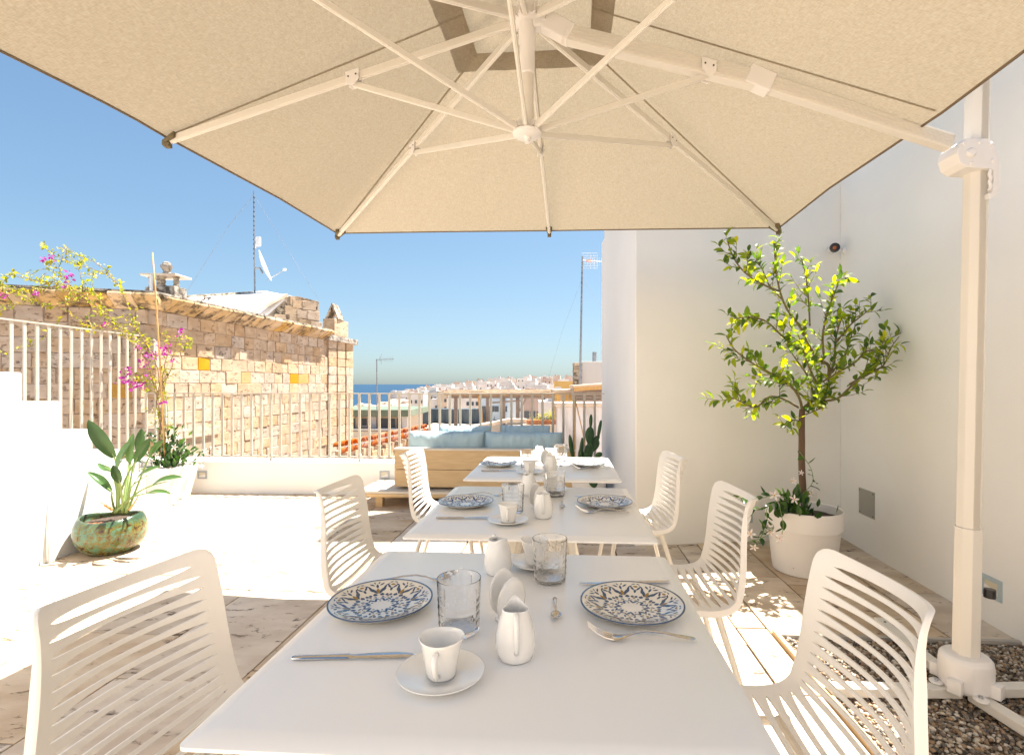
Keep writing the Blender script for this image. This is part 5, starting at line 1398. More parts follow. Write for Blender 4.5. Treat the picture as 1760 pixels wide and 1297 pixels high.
def cushion(name, label, u0, u1, v, z0, z1, th, tilt, seed, group, creases=8):
    w = u1 - u0; h = z1 - z0; nx, nz = 56, 26; b = B(); r_ = random.Random(seed)
    tufts = [r_.uniform(.1, .9) for _ in range(creases)]
    for side in (-1, 1):
        for j in range(nz + 1):
            for i in range(nx + 1):
                a = i / nx * 2 - 1; c = j / nz * 2 - 1
                sq = (max(0, 1 - abs(a) ** 6) ** .45) * (max(0, 1 - abs(c) ** 4) ** .5)
                x = a * w / 2 * (1 - .012 * (1 - abs(c)) * 1); z = c * h / 2 * (1 - .03 * math.cos(a * 3.0))
                d = th / 2 * sq
                fold = .014 * noise.noise(Vector((x * 12 + seed, z * 3.0, side * 3))) + .011 * noise.noise(Vector((x * 34 + seed, z * 6, side)))
                for tx in tufts:
                    k = (i / nx - tx); fold -= .016 * math.exp(-(k / .012) ** 2) * max(0, c) ** 1.5
                zz = z + (.008 * noise.noise(Vector((x * 6, seed, 1))) if c > .5 else 0)
                b.v.append((x, side * (d + fold * min(1, sq * 2)), zz))
    n1 = (nx + 1) * (nz + 1)
    for side in (0, 1):
        for j in range(nz):
            for i in range(nx):
                q = (side * n1 + j * (nx + 1) + i, side * n1 + j * (nx + 1) + i + 1, side * n1 + (j + 1) * (nx + 1) + i + 1, side * n1 + (j + 1) * (nx + 1) + i)
                b.f.append(q if side == 0 else q[::-1]); b.m.append(0)
    me = b.mesh(name, M['cushion'], smooth='all'); bm = bmesh.new(); bm.from_mesh(me); bmesh.ops.remove_doubles(bm, verts=bm.verts, dist=.0008); bmesh.ops.recalc_face_normals(bm, faces=bm.faces); bm.to_mesh(me); bm.free()
    me.polygons.foreach_set('use_smooth', [True] * len(me.polygons))
    t = thing(name, label, 'cushion', tuple(SP((u0 + u1) / 2, v, (z0 + z1) / 2)), group); t.rotation_euler = (R(tilt), 0, -YAW)
    link('cover', me, t)
    pts = []
    for k in range(81):
        an = 2 * math.pi * k / 80; ca, sa = math.cos(an), math.sin(an)
        x = math.copysign(abs(ca) ** .28, ca) * w / 2 * .985; z = math.copysign(abs(sa) ** .28, sa) * h / 2 * .975; pts.append((x, 0, z))
    bb = B(); bb.tube(pts, .006, 6, caps=False); bb.build('piping', M['cushion'], t, smooth='all')
    return t
cg = 'pale blue back cushions of the sofa'
cushion('sofa_cushion', 'long pale blue back cushion on the left half of the sofa', .085, .865, .20, .45, .735, .17, -8, 3, cg)
cushion('sofa_cushion', 'long pale blue back cushion on the right half of the sofa', .87, 1.66, .20, .45, .73, .17, -8, 8, cg)
cushion('throw_pillow', 'small pale blue pillow standing behind the left back cushion', .35, .90, .40, .42, .775, .12, -14, 12, 'small pale blue pillows on the sofa', 5)
cushion('throw_pillow', 'small pale blue pillow standing behind the right back cushion', 1.01, 1.53, .40, .42, .785, .12, -14, 15, 'small pale blue pillows on the sofa', 5)
sc_ = cushion('seat_cushion', 'flat pale blue seat cushion on the far side of the sofa', .06, 1.72, .50, .12, .58, .14, 0, 19, None, 6)
sc_.location = SP(.89, .42, .37); sc_.rotation_euler = (R(90), 0, -YAW)

# ================================================================ leaves
def leaf_mesh(name, mat, L_=1.0, w=.42, fold=.18, curl=.25, n=6, wave=0.0):
    b = B()
    for i in range(n + 1):
        t = i / n; ww = w / 2 * (math.sin(math.pi * min(1, t * .97 + .015)) ** .75) * (1 - .25 * t); z = curl * (t - t * t * 1.6)
        wv = wave * math.sin(t * 9)
        b.v += [(t * L_, -ww, z + fold * ww * 1.2 + wv * ww), (t * L_, 0, z), (t * L_, ww, z + fold * ww * 1.2 - wv * ww)]
    for i in range(n):
        for j in range(2): b.f.append((i * 3 + j, (i + 1) * 3 + j, (i + 1) * 3 + j + 1, i * 3 + j + 1)); b.m.append(0)
    return b.mesh(name, mat, smooth='all')
def orient(p, d, roll, s):
    d = d.normalized(); q = d.to_track_quat('X', 'Z').to_matrix().to_4x4(); return Matrix.Translation(p) @ q @ Matrix.Rotation(roll, 4, 'X') @ Matrix.Scale(s, 4)
def scatter_leaves(parent, me_list, placed, n_single, name, stuff_name, mats):
    """the largest leaves are parts of their own, the rest one part"""
    placed = sorted(placed, key=lambda q: -q[3] / q[0].y)
    for (p, d, roll, s) in placed[:n_single]:
        o = bpy.data.objects.new(name, random.choice(me_list)); COL.objects.link(o)
        o.parent = parent
        if parent.get('_at') is not None: o.matrix_parent_inverse = Matrix.Translation(-Vector(parent['_at']))
        o.matrix_basis = orient(p, d, roll, s)
    rest = placed[n_single:]
    if rest:
        for mi, mat in enumerate(mats):
            sub = rest[mi::len(mats)]
            if not sub: continue
            b = B()
            for (p, d, roll, s) in sub:
                me = random.choice(me_list); Mx = orient(p, d, roll, s)
                b.add([Mx @ v.co for v in me.vertices], [tuple(f.vertices) for f in me.polygons])
            b.build(stuff_name, mat, parent, smooth='all', kind='stuff')
def smooth_path(pts, n=6):
    out = []; P_ = [Vector(p) for p in pts]
    for i in range(len(P_) - 1):
        p0 = P_[max(i - 1, 0)]; p1 = P_[i]; p2 = P_[i + 1]; p3 = P_[min(i + 2, len(P_) - 1)]
        for k in range(n):
            t = k / n; out.append(.5 * ((2 * p1) + (-p0 + p2) * t + (2 * p0 - 5 * p1 + 4 * p2 - p3) * t * t + (-p0 + 3 * p1 - 3 * p2 + p3) * t ** 3))
    out.append(P_[-1]); return out

# ---------------------------------------------------------------- round white pot with lemon tree
LD = 3.36
LC = Vector(((1381 - CX) / F * LD, LD, 0))
pot = thing('round_planter', 'big round white planter with a banded rim holding the lemon tree', 'planter', tuple(LC))
b = B(); b.lathe([(0, .0), (.175, .0), (.185, .006), (.192, .05), (.214, .28), (.217, .285), (.226, .288), (.231, .37), (.232, .405), (.228, .41), (.221, .405), (.219, .34), (0, .335)], 64); b.build('pot_body', M['potw'], pot, smooth=True)
b = B(); b.lathe([(.2195, .352), (.15, .358), (.05, .365), (0, .366)], 40, fn=lambda i, a, r, z: (r, .010 * noise.noise(Vector((r * 40 * math.cos(a), r * 40 * math.sin(a), 0))))); b.build('soil', M['soil'], pot)
b = B(); b.box((-.132, -.135, .06), (.03, .002, .006), rot=.78); b.build('maker_mark', M['grey'], pot)
tree = world_thing('lemon_tree', 'young lemon tree with a bare stem and loose yellow-green crown in the round planter', 'tree', tuple(LC + Vector((0, 0, .36))))
rt2 = random.Random(9)
def LP(px, py, dd=0): return W(px, py, LD + dd)
b = B(); tr_ = smooth_path([LP(1383, 872), LP(1380, 840), LP(1378, 800), LP(1378, 760), LP(1378, 725), LP(1379, 703)], 5)
b.tube(tr_, [.022 - .004 * i / len(tr_) for i in range(len(tr_))], 10); b.build('trunk', M['bark'], tree, smooth='all')
br = [
 ([(1379, 704, 0), (1392, 692, .0), (1408, 682, .02), (1424, 668, .04), (1424, 650, .05)], .012),
 ([(1379, 704, 0), (1396, 697, -.02), (1415, 690, -.04), (1440, 684, -.05), (1462, 664, -.08), (1490, 636, -.10), (1500, 634, -.1), (1508, 628, -.1)], .009),
 ([(1424, 650, .05), (1424, 628, .05), (1406, 616, .03), (1388, 590, .0), (1374, 560, -.02), (1352, 530, -.03), (1338, 490, -.03), (1332, 440, -.02), (1330, 415, 0)], .010),
 ([(1338, 500, -.03), (1310, 488, -.06), (1282, 470, -.1), (1262, 445, -.12), (1250, 414, -.12)], .006),
 ([(1345, 515, -.03), (1322, 490, .02), (1310, 462, .05), (1298, 448, .08)], .005),
 ([(1412, 622, .03), (1375, 602, -.06), (1345, 578, -.10), (1318, 553, -.12), (1290, 545, -.16), (1262, 548, -.2)], .007),
 ([(1379, 704, 0), (1372, 680, -.06), (1350, 655, -.12), (1322, 640, -.18), (1290, 622, -.2), (1262, 600, -.24), (1248, 576, -.24)], .008),
 ([(1372, 700, 0), (1345, 685, -.10), (1322, 682, -.16), (1298, 700, -.2), (1270, 688, -.22), (1256, 682, -.22)], .006),
 ([(1424, 650, .05), (1434, 620, .08), (1436, 585, .10), (1442, 560, .10), (1450, 540, .10)], .008),
 ([(1436, 590, .10), (1460, 560, .08), (1478, 545, .06), (1500, 527, .04)], .005),
 ([(1416, 610, .0), (1414, 580, -.04), (1420, 545, -.08), (1432, 510, -.1), (1446, 480, -.1), (1462, 478, -.08)], .007),
 ([(1392, 560, 0), (1390, 520, .03), (1386, 480, .04), (1381, 455, .04), (1376, 442, .04)], .005),
 ([(1460, 660, -.06), (1482, 648, -.12), (1510, 634, -.14), (1522, 622, -.14), (1530, 600, -.14), (1545, 578, -.14)], .005),
 ([(1440, 640, .05), (1470, 622, .02), (1488, 604, .0), (1512, 600, -.02), (1526, 585, -.04), (1548, 572, -.05)], .006),
 ([(1430, 640, .08), (1452, 610, .14), (1462, 580, .18), (1470, 560, .18)], .006),
 ([(1400, 690, .02), (1390, 650, .12), (1370, 620, .18), (1350, 590, .2)], .007),
 ([(1395, 695, .02), (1365, 668, .08), (1330, 650, .12), (1300, 655, .16)], .006),
 ([(1380, 725, 0), (1362, 722, -.03), (1348, 735, -.06)], .004),
 ([(1385, 712, 0), (1400, 706, -.06), (1415, 700, -.1)], .003),
 ([(1405, 660, -.02), (1390, 630, -.12), (1380, 600, -.16), (1372, 575, -.18)], .006),
 ([(1415, 655, -.02), (1440, 640, -.12), (1456, 625, -.16)], .005),
]
placed = []
bt = B()
def twig_leaves(pts, start, step, size, lst, spread=1.0, droop=.25):
    acc = 0; tot = sum((pts[i + 1] - pts[i]).length for i in range(len(pts) - 1)); run = 0; side = 1; nxt = tot * start
    for i in range(len(pts) - 1):
        seg = pts[i + 1] - pts[i]; sl = seg.length
        while nxt < run + sl:
            p = pts[i] + seg * ((nxt - run) / sl); t = seg.normalized()
            o = t.orthogonal().normalized(); o = Matrix.Rotation(rt2.uniform(0, 6.28), 3, t) @ o
            d = (t * rt2.uniform(.2, .8) + o * spread * rt2.uniform(.6, 1.1) + Vector((0, 0, -droop * rt2.random() + .12))).normalized()
            lst.append((p, d, rt2.uniform(-.8, .8), size * rt2.uniform(.55, 1.15))); side = -side
            nxt += step * rt2.uniform(.6, 1.4)
        run += sl
def blocked(p): return p.x > 2.36
for pts, r0 in br:
    path = smooth_path([LP(x, y, d) for x, y, d in pts], 5); n_ = len(path)
    bt.tube(path, [r0 * (1 - .75 * i / n_) + .0012 for i in range(n_)], 7)
    twig_leaves(path, .35 if r0 > .007 else .2, .030, .074, placed)
    tot = 0
    for i in range(4, n_ - 1, 2):
        if rt2.random() < .92:
            p = path[i]; t = (path[min(i + 1, n_ - 1)] - path[i - 1]).normalized(); o = Matrix.Rotation(rt2.uniform(0, 6.28), 3, t) @ t.orthogonal().normalized()
            d = (t * .7 + o * .8 + Vector((0, 0, .3))).normalized(); Lt_ = rt2.uniform(.06, .17)
            tw_ = [p, p + d * Lt_ * .5 + Vector((0, 0, -.005)), p + d * Lt_ + Vector((0, 0, rt2.uniform(-.02, .03)))]
            if tw_[-1].x > 2.33: continue
            bt.tube(tw_, [.0026, .002, .001], 5); twig_leaves(smooth_path(tw_, 3), .10, .019, .066, placed); placed.append((tw_[-1], d, 0, .055))
bt.build('branches', M['twig'], tree, smooth='all')
placed = [q for q in placed if (q[0] + q[1] * q[3]).x < 2.36 and rt2.random() < (.68 if q[0].x > LC.x + .12 and q[0].z < 1.55 else .9)]
lm = [leaf_mesh('leaf', M['lemon'], 1, .46, .35, .25), leaf_mesh('leaf', M['lemon'], 1, .52, .25, -.25), leaf_mesh('leaf', M['lemon_dk'], 1, .48, .4, .1), leaf_mesh('leaf', M['lemon_dk'], 1, .5, .3, .35)]
zc_ = [q for q in placed]
print('lemon leaves', len(placed))
scatter_leaves(tree, lm, placed, 300, 'leaf', 'foliage', [M['lemon_dk'], M['lemon']])

# ---------------------------------------------------------------- trailing vine with white star flowers
def star_flower(parent, p, d, s):
    b = B(); d = Vector(d).normalized(); q = d.to_track_quat('Z', 'Y').to_matrix().to_4x4(); T = Matrix.Translation(p) @ q
    for k in range(5):
        a = k * 2 * math.pi / 5; Rk = Matrix.Rotation(a, 4, 'Z')
        vs = [(.10, -.06, 0), (.10, .06, 0), (.45, -.17, .10), (.45, .20, .12), (.78, -.10, .08), (.80, .14, .10), (1.0, .0, 0)]
        b.add([T @ Rk @ (Vector(v) * s) for v in vs], [(0, 2, 3, 1), (2, 4, 5, 3), (4, 6, 5)])
    b.mi = 1; b.add([T @ (Vector((.13 * math.cos(a_), .13 * math.sin(a_), .02)) * s) for a_ in [k * math.pi / 4 for k in range(8)]] + [T @ Vector((0, 0, -.25 * s))], [(k, (k + 1) % 8, 8) for k in range(8)])
    b.mi = 1; b.tube([T @ Vector((0, 0, -.1 * s)), T @ Vector((0, 0, -1.0 * s))], [.11 * s, .04 * s], 6)
    return b.build('flower', [M['petal'], M['yellow']], parent, smooth='all')
vl = [leaf_mesh('vine_leaf', M['vine'], 1, .55, .3, -.2), leaf_mesh('vine_leaf', M['vine'], 1, .6, .25, .2)]
def vine(name, label, at_, stems, flowers, clump, clump_n, D0, csize=.075, leafsize=.068):
    t = world_thing(name, label, 'plant', at_); b = B(); pl = []
    for pts in stems:
        path = smooth_path([W(x, y, D0 + d) for x, y, d in pts], 5); b.tube(path, .0022, 5); twig_leaves(path, .1, .035, leafsize, pl, 1.0, .5)
    b.build('stems', M['stalk'], t)
    for _ in range(clump_n):
        x, y, z, rx, ry, rz = clump
        p = Vector((rt2.gauss(0, .45), rt2.gauss(0, .45), rt2.gauss(0, .45))); p = Vector((x + p.x * rx, y + p.y * ry, z + abs(p.z) * rz))
        d = Vector((p.x - x, p.y - y, .25)) + Vector((rt2.uniform(-.1, .1), rt2.uniform(-.1, .1), rt2.uniform(-.15, .15))); pl.append((p, d, rt2.uniform(-.6, .6), csize * rt2.uniform(.6, 1.2)))
    pl = [q for q in pl if q[0].x + q[1].normalized().x * q[3] < 2.36]
    scatter_leaves(t, vl, pl, 160, 'vine_leaf', 'foliage', [M['vine']])
    for (x, y, d, dx, dy, dz, s) in flowers: star_flower(t, W(x, y, D0 + d), (dx, dy, dz), s)
    return t
vine('flowering_vine', 'dark-leaved vine with pale star flowers spilling over the round planter edge', tuple(LC + Vector((-.08, -.1, .37))),
     [[(1360, 862, -.05), (1335, 850, -.15), (1310, 855, -.2), (1285, 850, -.22), (1262, 856, -.22)],
      [(1352, 858, -.1), (1322, 868, -.22), (1318, 890, -.26), (1330, 905, -.26), (1318, 920, -.26), (1290, 930, -.26), (1276, 931, -.26)],
      [(1340, 870, -.2), (1346, 900, -.27), (1344, 918, -.27)],
      [(1318, 870, -.24), (1300, 875, -.24), (1283, 870, -.24)],
      [(1378, 850, -.03), (1396, 830, -.05), (1396, 812, -.05), (1390, 798, -.03), (1380, 784, -.02), (1374, 776, -.02)],
      [(1328, 905, -.26), (1312, 915, -.27), (1300, 940, -.27)]],
     [(1331, 851, -.25, -.3, -1, .4, .036), (1365, 858, -.26, .1, -1, .5, .034), (1394, 848, -.12, .4, -1, -.2, .030), (1364, 826, -.1, .4, -1, .3, .028), (1377, 812, -.05, 0, -1, .3, .02),
      (1340, 924, -.30, .3, -1, .1, .034), (1290, 917, -.27, -.6, -1, .2, .034), (1296, 940, -.27, -.4, -1, -.5, .030), (1324, 914, -.28, -.4, -1, .1, .028)],
     (LC.x - .12, LC.y - .13, .375, .13, .12, .12), 60, LD)

# ---------------------------------------------------------------- planter, bougainvillea and vine at the left
QD = 5.42; QC = Vector(((292 - CX) / F * QD, QD, 0))
qp = thing('square_planter', 'white tapered square planter at the foot of the bougainvillea', 'planter', tuple(QC), rz=-YAW - .15)
b = B()
def sq(h_, z): return [(-h_, -h_, z), (h_, -h_, z), (h_, h_, z), (-h_, h_, z)]
b.v = sq(.125, 0) + sq(.185, .36) + sq(.17, .36) + sq(.165, .32); 
for k in range(3):
    for i in range(4): b.f.append((k * 4 + i, k * 4 + (i + 1) % 4, (k + 1) * 4 + (i + 1) % 4, (k + 1) * 4 + i)); b.m.append(0)
b.f += [(3, 2, 1, 0)]; b.m += [0]
b.build('pot_body', M['potw'], qp, bevel=.008)
b = B(); b.box((0, 0, .325), (.329, .329, .01)); b.build('soil', M['soil'], qp)
bo = world_thing('bougainvillea', 'sparse arching bougainvillea with yellow-green leaves and magenta bracts on a cane', 'plant', tuple(QC + Vector((0, 0, .33))))
def QP(x, y, d=0): return W(x, y, QD + d)
stems = [
 ([(288, 800, 0), (284, 760, 0), (278, 720, 0), (277, 680, 0), (272, 640, .02), (262, 610, .04), (235, 585, .06), (195, 550, .1), (160, 522, .12), (122, 500, .15), (95, 488, .15), (50, 480, .2), (10, 470, .2)], .007),
 ([(290, 800, .03), (282, 740, .05), (270, 690, .05), (280, 640, .0), (290, 600, -.05), (293, 585, -.05)], .005),
 ([(286, 800, .0), (276, 750, .03), (272, 700, .04), (262, 650, .06), (245, 610, .0), (220, 580, -.1), (180, 540, -.1), (150, 512, -.1), (120, 490, -.15)], .006),
 ([(262, 610, .04), (240, 575, 0), (222, 530, -.05), (205, 492, -.05), (180, 470, -.05), (150, 460, 0), (120, 450, 0), (95, 440, 0), (72, 420, 0)], .004),
 ([(205, 492, -.05), (180, 462, -.1), (150, 445, -.1), (125, 436, -.1), (108, 424, -.1)], .003),
 ([(122, 500, .15), (140, 494, .1), (160, 500, .05), (175, 520, 0), (186, 535, 0)], .003),
 ([(120, 490, -.15), (104, 470, -.1), (105, 450, -.1), (110, 430, -.1)], .003),
 ([(120, 490, .1), (90, 485, .1), (60, 495, .1), (25, 500, .1), (-10, 485, .1)], .004),
 ([(100, 490, .1), (70, 500, .1), (40, 520, .1), (10, 530, .1), (-15, 548, .1)], .003),
 ([(150, 515, -.1), (120, 520, -.1), (85, 525, -.1), (50, 515, -.1), (15, 500, -.1)], .004),
 ([(195, 550, .1), (165, 560, .1), (140, 552, .1), (110, 530, .1)], .003),
 ([(110, 540, 0), (95, 560, 0), (60, 590, 0), (0, 608, 0)], .002),
 ([(235, 585, .0), (190, 560, -.1), (150, 570, -.1), (120, 560, -.1)], .003),
 ([(277, 680, 0), (260, 660, -.05), (240, 650, -.08), (222, 640, -.08)], .003),
 ([(277, 660, 0), (292, 640, -.05), (300, 600, -.05), (312, 575, -.05), (330, 588, -.05)], .003),
 ([(262, 610, 0), (250, 590, .05), (228, 560, .05), (210, 545, .05)], .003),
 ([(105, 480, 0), (80, 462, .05), (50, 475, .05)], .002),
 ([(142, 505, 0), (138, 470, .02), (120, 440, .03), (112, 432, .03)], .002),
 ([(80, 470, .05), (60, 482, .05), (28, 470, .05), (0, 490, .05)], .002),
]
bw = B(); pl = []; brs = []
for pts, r0 in stems:
    path = smooth_path([QP(*p) for p in pts], 5); n_ = len(path)
    path = [p + Vector((rt2.uniform(-.008, .008), rt2.uniform(-.008, .008), rt2.uniform(-.008, .008))) for p in path]
    bw.tube(path, [r0 * (1 - .7 * i / n_) + .001 for i in range(n_)], 6)
    twig_leaves(path, .35 if r0 > .005 else .1, .024, .046, pl, 1.1, .3)
    for i in range(3, n_ - 1, 2):
        if rt2.random() < .75:
            p = path[i]; d = Vector((rt2.uniform(-1, 1), rt2.uniform(-1, 1), rt2.uniform(-.4, 1))).normalized(); e = p + d * rt2.uniform(.04, .16); bw.tube([p, p.lerp(e, .5) + Vector((0, 0, .01)), e], [.0018, .0014, .0008], 4)
            twig_leaves([p, p.lerp(e, .5), e], .2, .014, .046, pl, 1.1, .3)
for k in range(6):
    x0 = 279 + rt2.uniform(-6, 8); path = smooth_path([QP(x0 + rt2.uniform(-2, 2), 800), QP(x0 + rt2.uniform(-9, 9), 750), QP(x0 + rt2.uniform(-9, 9), 700, rt2.uniform(-.04, .04)), QP(x0 + rt2.uniform(-14, 12), 640, rt2.uniform(-.05, .05))], 5)
    bw.tube(path, .0035, 5); twig_leaves(path, .25, .03, .034, pl, 1.2, .3)
bw.build('branches', M['btwig'], bo, smooth='all')
clusters = [(212, 650, 9, 6), (228, 658, 14, 6), (245, 650, 12, 7), (222, 640, 9, 5), (250, 622, 12, 6), (262, 612, 8, 5), (283, 598, 12, 6), (287, 604, 8, 5), (118, 475, 12, 6), (90, 443, 5, 3), (76, 446, 4, 2), (62, 505, 5, 3), (6, 508, 5, 4), (112, 496, 4, 3), (180, 556, 4, 3), (312, 568, 5, 4), (308, 578, 4, 3), (300, 618, 4, 3), (236, 596, 4, 3), (282, 690, 3, 2), (240, 664, 8, 5)]
for (x, y, n_, r_) in clusters:
    c = QP(x, y, rt2.uniform(-.12, .02))
    for _ in range(n_ * 2):
        p = c + Vector((rt2.gauss(0, r_), rt2.gauss(0, r_), rt2.gauss(0, r_))) / F * QD * .8
        brs.append((p, Vector((rt2.uniform(-1, 1), rt2.uniform(-1, 1), rt2.uniform(-1, 1))), rt2.uniform(0, 6), .032 * rt2.uniform(.7, 1.2)))
bl = [leaf_mesh('leaf', M['boug'], 1, .55, .3, .2, 4)]
bx = [leaf_mesh('bract', M['bract'], 1, .75, .3, .2, 4)]
print('boug', len(pl), len(brs))
scatter_leaves(bo, bl, pl, 0, 'leaf', 'foliage', [M['boug']])
scatter_leaves(bo, bx, brs, 0, 'bract', 'bracts', [M['bract']])
b = B(); b.tube([QP(284, 800, -.08), QP(276, 640, -.08), QP(267, 500, -.06), QP(262, 434, -.05)], [.009, .0085, .008, .006], 8); b.build('cane', M['cane'], bo, smooth='all')
vine('flowering_vine', 'leafy vine with white star flowers in the square planter at the left', tuple(QC + Vector((.02, -.05, .34))),
     [[(290, 790, -.05), (310, 770, -.1), (330, 775, -.12), (350, 780, -.12)], [(285, 790, -.05), (265, 765, -.1), (262, 745, -.1)], [(300, 792, -.1), (325, 790, -.15), (345, 798, -.15)], [(290, 785, 0), (300, 750, 0), (298, 735, 0)], [(280, 780, -.1), (250, 775, -.15), (245, 785, -.15)]],
     [(290, 757, -.2, 0, -1, .4, .035), (300, 768, -.2, .3, -1, .2, .035), (306, 752, -.1, .3, -1, .5, .032), (262, 792, -.2, -.3, -1, .2, .035), (322, 796, -.2, .4, -1, 0, .033), (337, 785, -.2, .5, -1, .2, .033), (353, 775, -.15, .7, -1, .2, .032), (328, 812, -.2, .4, -1, -.4, .035), (252, 745, -.1, -.5, -1, .3, .030), (318, 738, 0, .3, -1, .5, .03), (346, 800, -.2, .4, -1, -.3, .03)],
     (QC.x + .04, QC.y - .05, .34, .24, .18, .34), 190, QD, .075, .06)

# ---------------------------------------------------------------- glazed bowl with bird of paradise
BD = 3.74; BC = Vector(((191 - CX) / F * BD, BD, 0))
gm, N, L, P = new_mat('mottled_green_glaze'); P.inputs['Roughness'].default_value = .22; P.inputs['Coat Weight'].default_value = .3
tc = N.new('ShaderNodeTexCoord'); n = N.new('ShaderNodeTexNoise'); n.inputs['Scale'].default_value = 26; n.inputs['Detail'].default_value = 6; n.inputs['Roughness'].default_value = .7; L.new(tc.outputs['Object'], n.inputs['Vector'])
cr = N.new('ShaderNodeValToRGB'); e = cr.color_ramp.elements; e[0].position = .36; e[0].color = (.035, .012, .008, 1); e[1].position = .66; e[1].color = (.06, .17, .125, 1)
for ps, c in ((.43, (.08, .05, .015)), (.47, (.20, .15, .02)), (.51, (.06, .10, .03)), (.57, (.12, .22, .13))): x = e.new(ps); x.color = (*c, 1)
L.new(n.outputs['Fac'], cr.inputs[0])
sx = N.new('ShaderNodeSeparateXYZ'); L.new(tc.outputs['Object'], sx.inputs[0]); mr = N.new('ShaderNodeMapRange'); mr.inputs['From Min'].default_value = .215; mr.inputs['From Max'].default_value = .262; L.new(sx.outputs['Z'], mr.inputs[0])
n2 = N.new('ShaderNodeTexNoise'); n2.inputs['Scale'].default_value = 9; L.new(tc.outputs['Object'], n2.inputs['Vector']); mm = N.new('ShaderNodeMath'); mm.operation = 'MULTIPLY_ADD'; mm.inputs[1].default_value = 1.2; mm.inputs[2].default_value = -.6; L.new(n2.outputs['Fac'], mm.inputs[0])
aa = N.new('ShaderNodeMath'); aa.use_clamp = True; L.new(mr.outputs[0], aa.inputs[0]); L.new(mm.outputs[0], aa.inputs[1])
mx = N.new('ShaderNodeMix'); mx.data_type = 'RGBA'; L.new(aa.outputs[0], mx.inputs[0]); L.new(cr.outputs[0], mx.inputs[6]); mx.inputs[7].default_value = (.035, .065, .03, 1); L.new(mx.outputs[2], P.inputs['Base Color'])
bp = N.new('ShaderNodeBump'); bp.inputs['Strength'].default_value = .6; bp.inputs['Distance'].default_value = .004; L.new(n.outputs['Fac'], bp.inputs['Height']); L.new(bp.outputs[0], P.inputs['Normal'])
gp = thing('glazed_bowl_planter', 'squat round planter in mottled green, turquoise and brown glaze by the stairs', 'planter', tuple(BC))
def fdip(i, a, r, z):
    k = max(0, (z - .22) / .06); return r, .014 * k * math.cos(2 * (a - .3))
b = B(); b.lathe([(0, 0), (.150, 0), (.158, .008), (.165, .012), (.205, .045), (.240, .10), (.250, .16), (.243, .215), (.228, .25), (.212, .272), (.204, .276), (.197, .272), (.20, .25), (.21, .22), (0, .215)], 64, fn=fdip); b.build('bowl_body', gm, gp, smooth='all')
b = B(); b.lathe([(0, .232), (.208, .228)], 32); b.build('soil', M['soil'], gp)
gp.scale = (.88, .88, .94)
b = B(); b.box((-.06, -.11, .238), (.12, .04, .01), rot=.3); b.box((.12, -.06, .238), (.08, .03, .01), rot=-.5); b.build('pot_shard', M['terra'], gp, bevel=.003)
bp_ = world_thing('bird_of_paradise', 'bird of paradise plant with upright paddle leaves on long stalks in the glazed bowl', 'plant', tuple(BC + Vector((0, 0, .23))))
def blade(base, tip, width, bendn, cup, wob, mat, face):
    base = Vector(base); tip = Vector(tip); ax = tip - base; Ln = ax.length; t = ax.normalized()
    f_ = Vector(face); f_ = (f_ - t * f_.dot(t)).normalized(); sd = t.cross(f_).normalized(); b = B(); n = 14; m_ = 6
    for i in range(n + 1):
        s = i / n; w = width / 2 * (math.sin(math.pi * (s * .93 + .045)) ** .62) * (1 if s < .55 else 1 - .25 * ((s - .55) / .45) ** 2)
        if i == n: w = .001
        c = base + ax * s + f_ * bendn * (math.sin(math.pi * s)) * Ln
        for j in range(m_ + 1):
            q = j / m_ * 2 - 1
            b.v.append(tuple(c + sd * q * w + f_ * (cup * abs(q) ** 1.3 * w + wob * math.sin(s * 13 + q * 2) * w * abs(q))))
    for i in range(n):
        for j in range(m_): b.f.append((i * (m_ + 1) + j, (i + 1) * (m_ + 1) + j, (i + 1) * (m_ + 1) + j + 1, i * (m_ + 1) + j + 1)); b.m.append(0)
    return b
def cp(x, y, d=0): return W(x / 3.6025, 640 + y / 3.6025, BD + d)
LV = [((708, 525, -.04), (545, 293, -.12), .125, (.5, -1, -.1), .25), ((722, 605, -.10), (828, 412, -.14), .11, (-.7, -1, .1), .35), ((852, 482, .03), (878, 345, .02), .075, (.9, -1, .2), .5),
      ((838, 552, -.05), (930, 404, -.06), .085, (.8, -1, .5), .4), ((928, 515, .05), (1016, 416, .08), .06, (.5, -1, .9), .6), ((828, 692, -.10), (997, 580, -.14), .085, (.2, -.6, 1), .3),
      ((938, 700, -.02), (1130, 648, -.02), .085, (.1, -.5, 1), .25), ((908, 748, -.08), (1062, 752, -.12), .05, (0, -.5, 1), .3), ((688, 735, -.12), (540, 615, -.16), .075, (.2, -.6, 1), .4),
      ((694, 612, .06), (604, 562, .10), .06, (0, -.4, 1), .4), ((742, 682, -.14), (700, 572, -.16), .075, (.6, -1, .3), .5), ((800, 560, .1), (826, 376, .12), .07, (.4, -1, .2), .4), ((812, 545, .12), (800, 480, .12), .07, (.4, -1, .2), .4)]
for i, (ba, ti_, w_, fc, cu) in enumerate(LV):
    bs = cp(*ba); tp__ = cp(*ti_)
    o = blade(bs, tp__, w_ * .78, (.05 if i < 5 else .10) * (1 if i != 9 else -1), cu, .05, M['bop'], fc).build('leaf_blade', M['bop'], bp_, smooth='all')
    root = cp(738 + rt2.uniform(-45, 55), 868, rt2.uniform(-.06, .06))
    midp = root.lerp(bs, .55) + Vector((rt2.uniform(-.01, .01), 0, .03)); b = B(); pth = smooth_path([root, midp, bs, bs.lerp(tp__, .5)], 5)
    b.tube(pth, [.009 * (1 - .75 * k / len(pth)) for k in range(len(pth))], 7)
    q = b.build('stalk', M['stalk'], None, smooth='all'); q.parent = o
b = B()
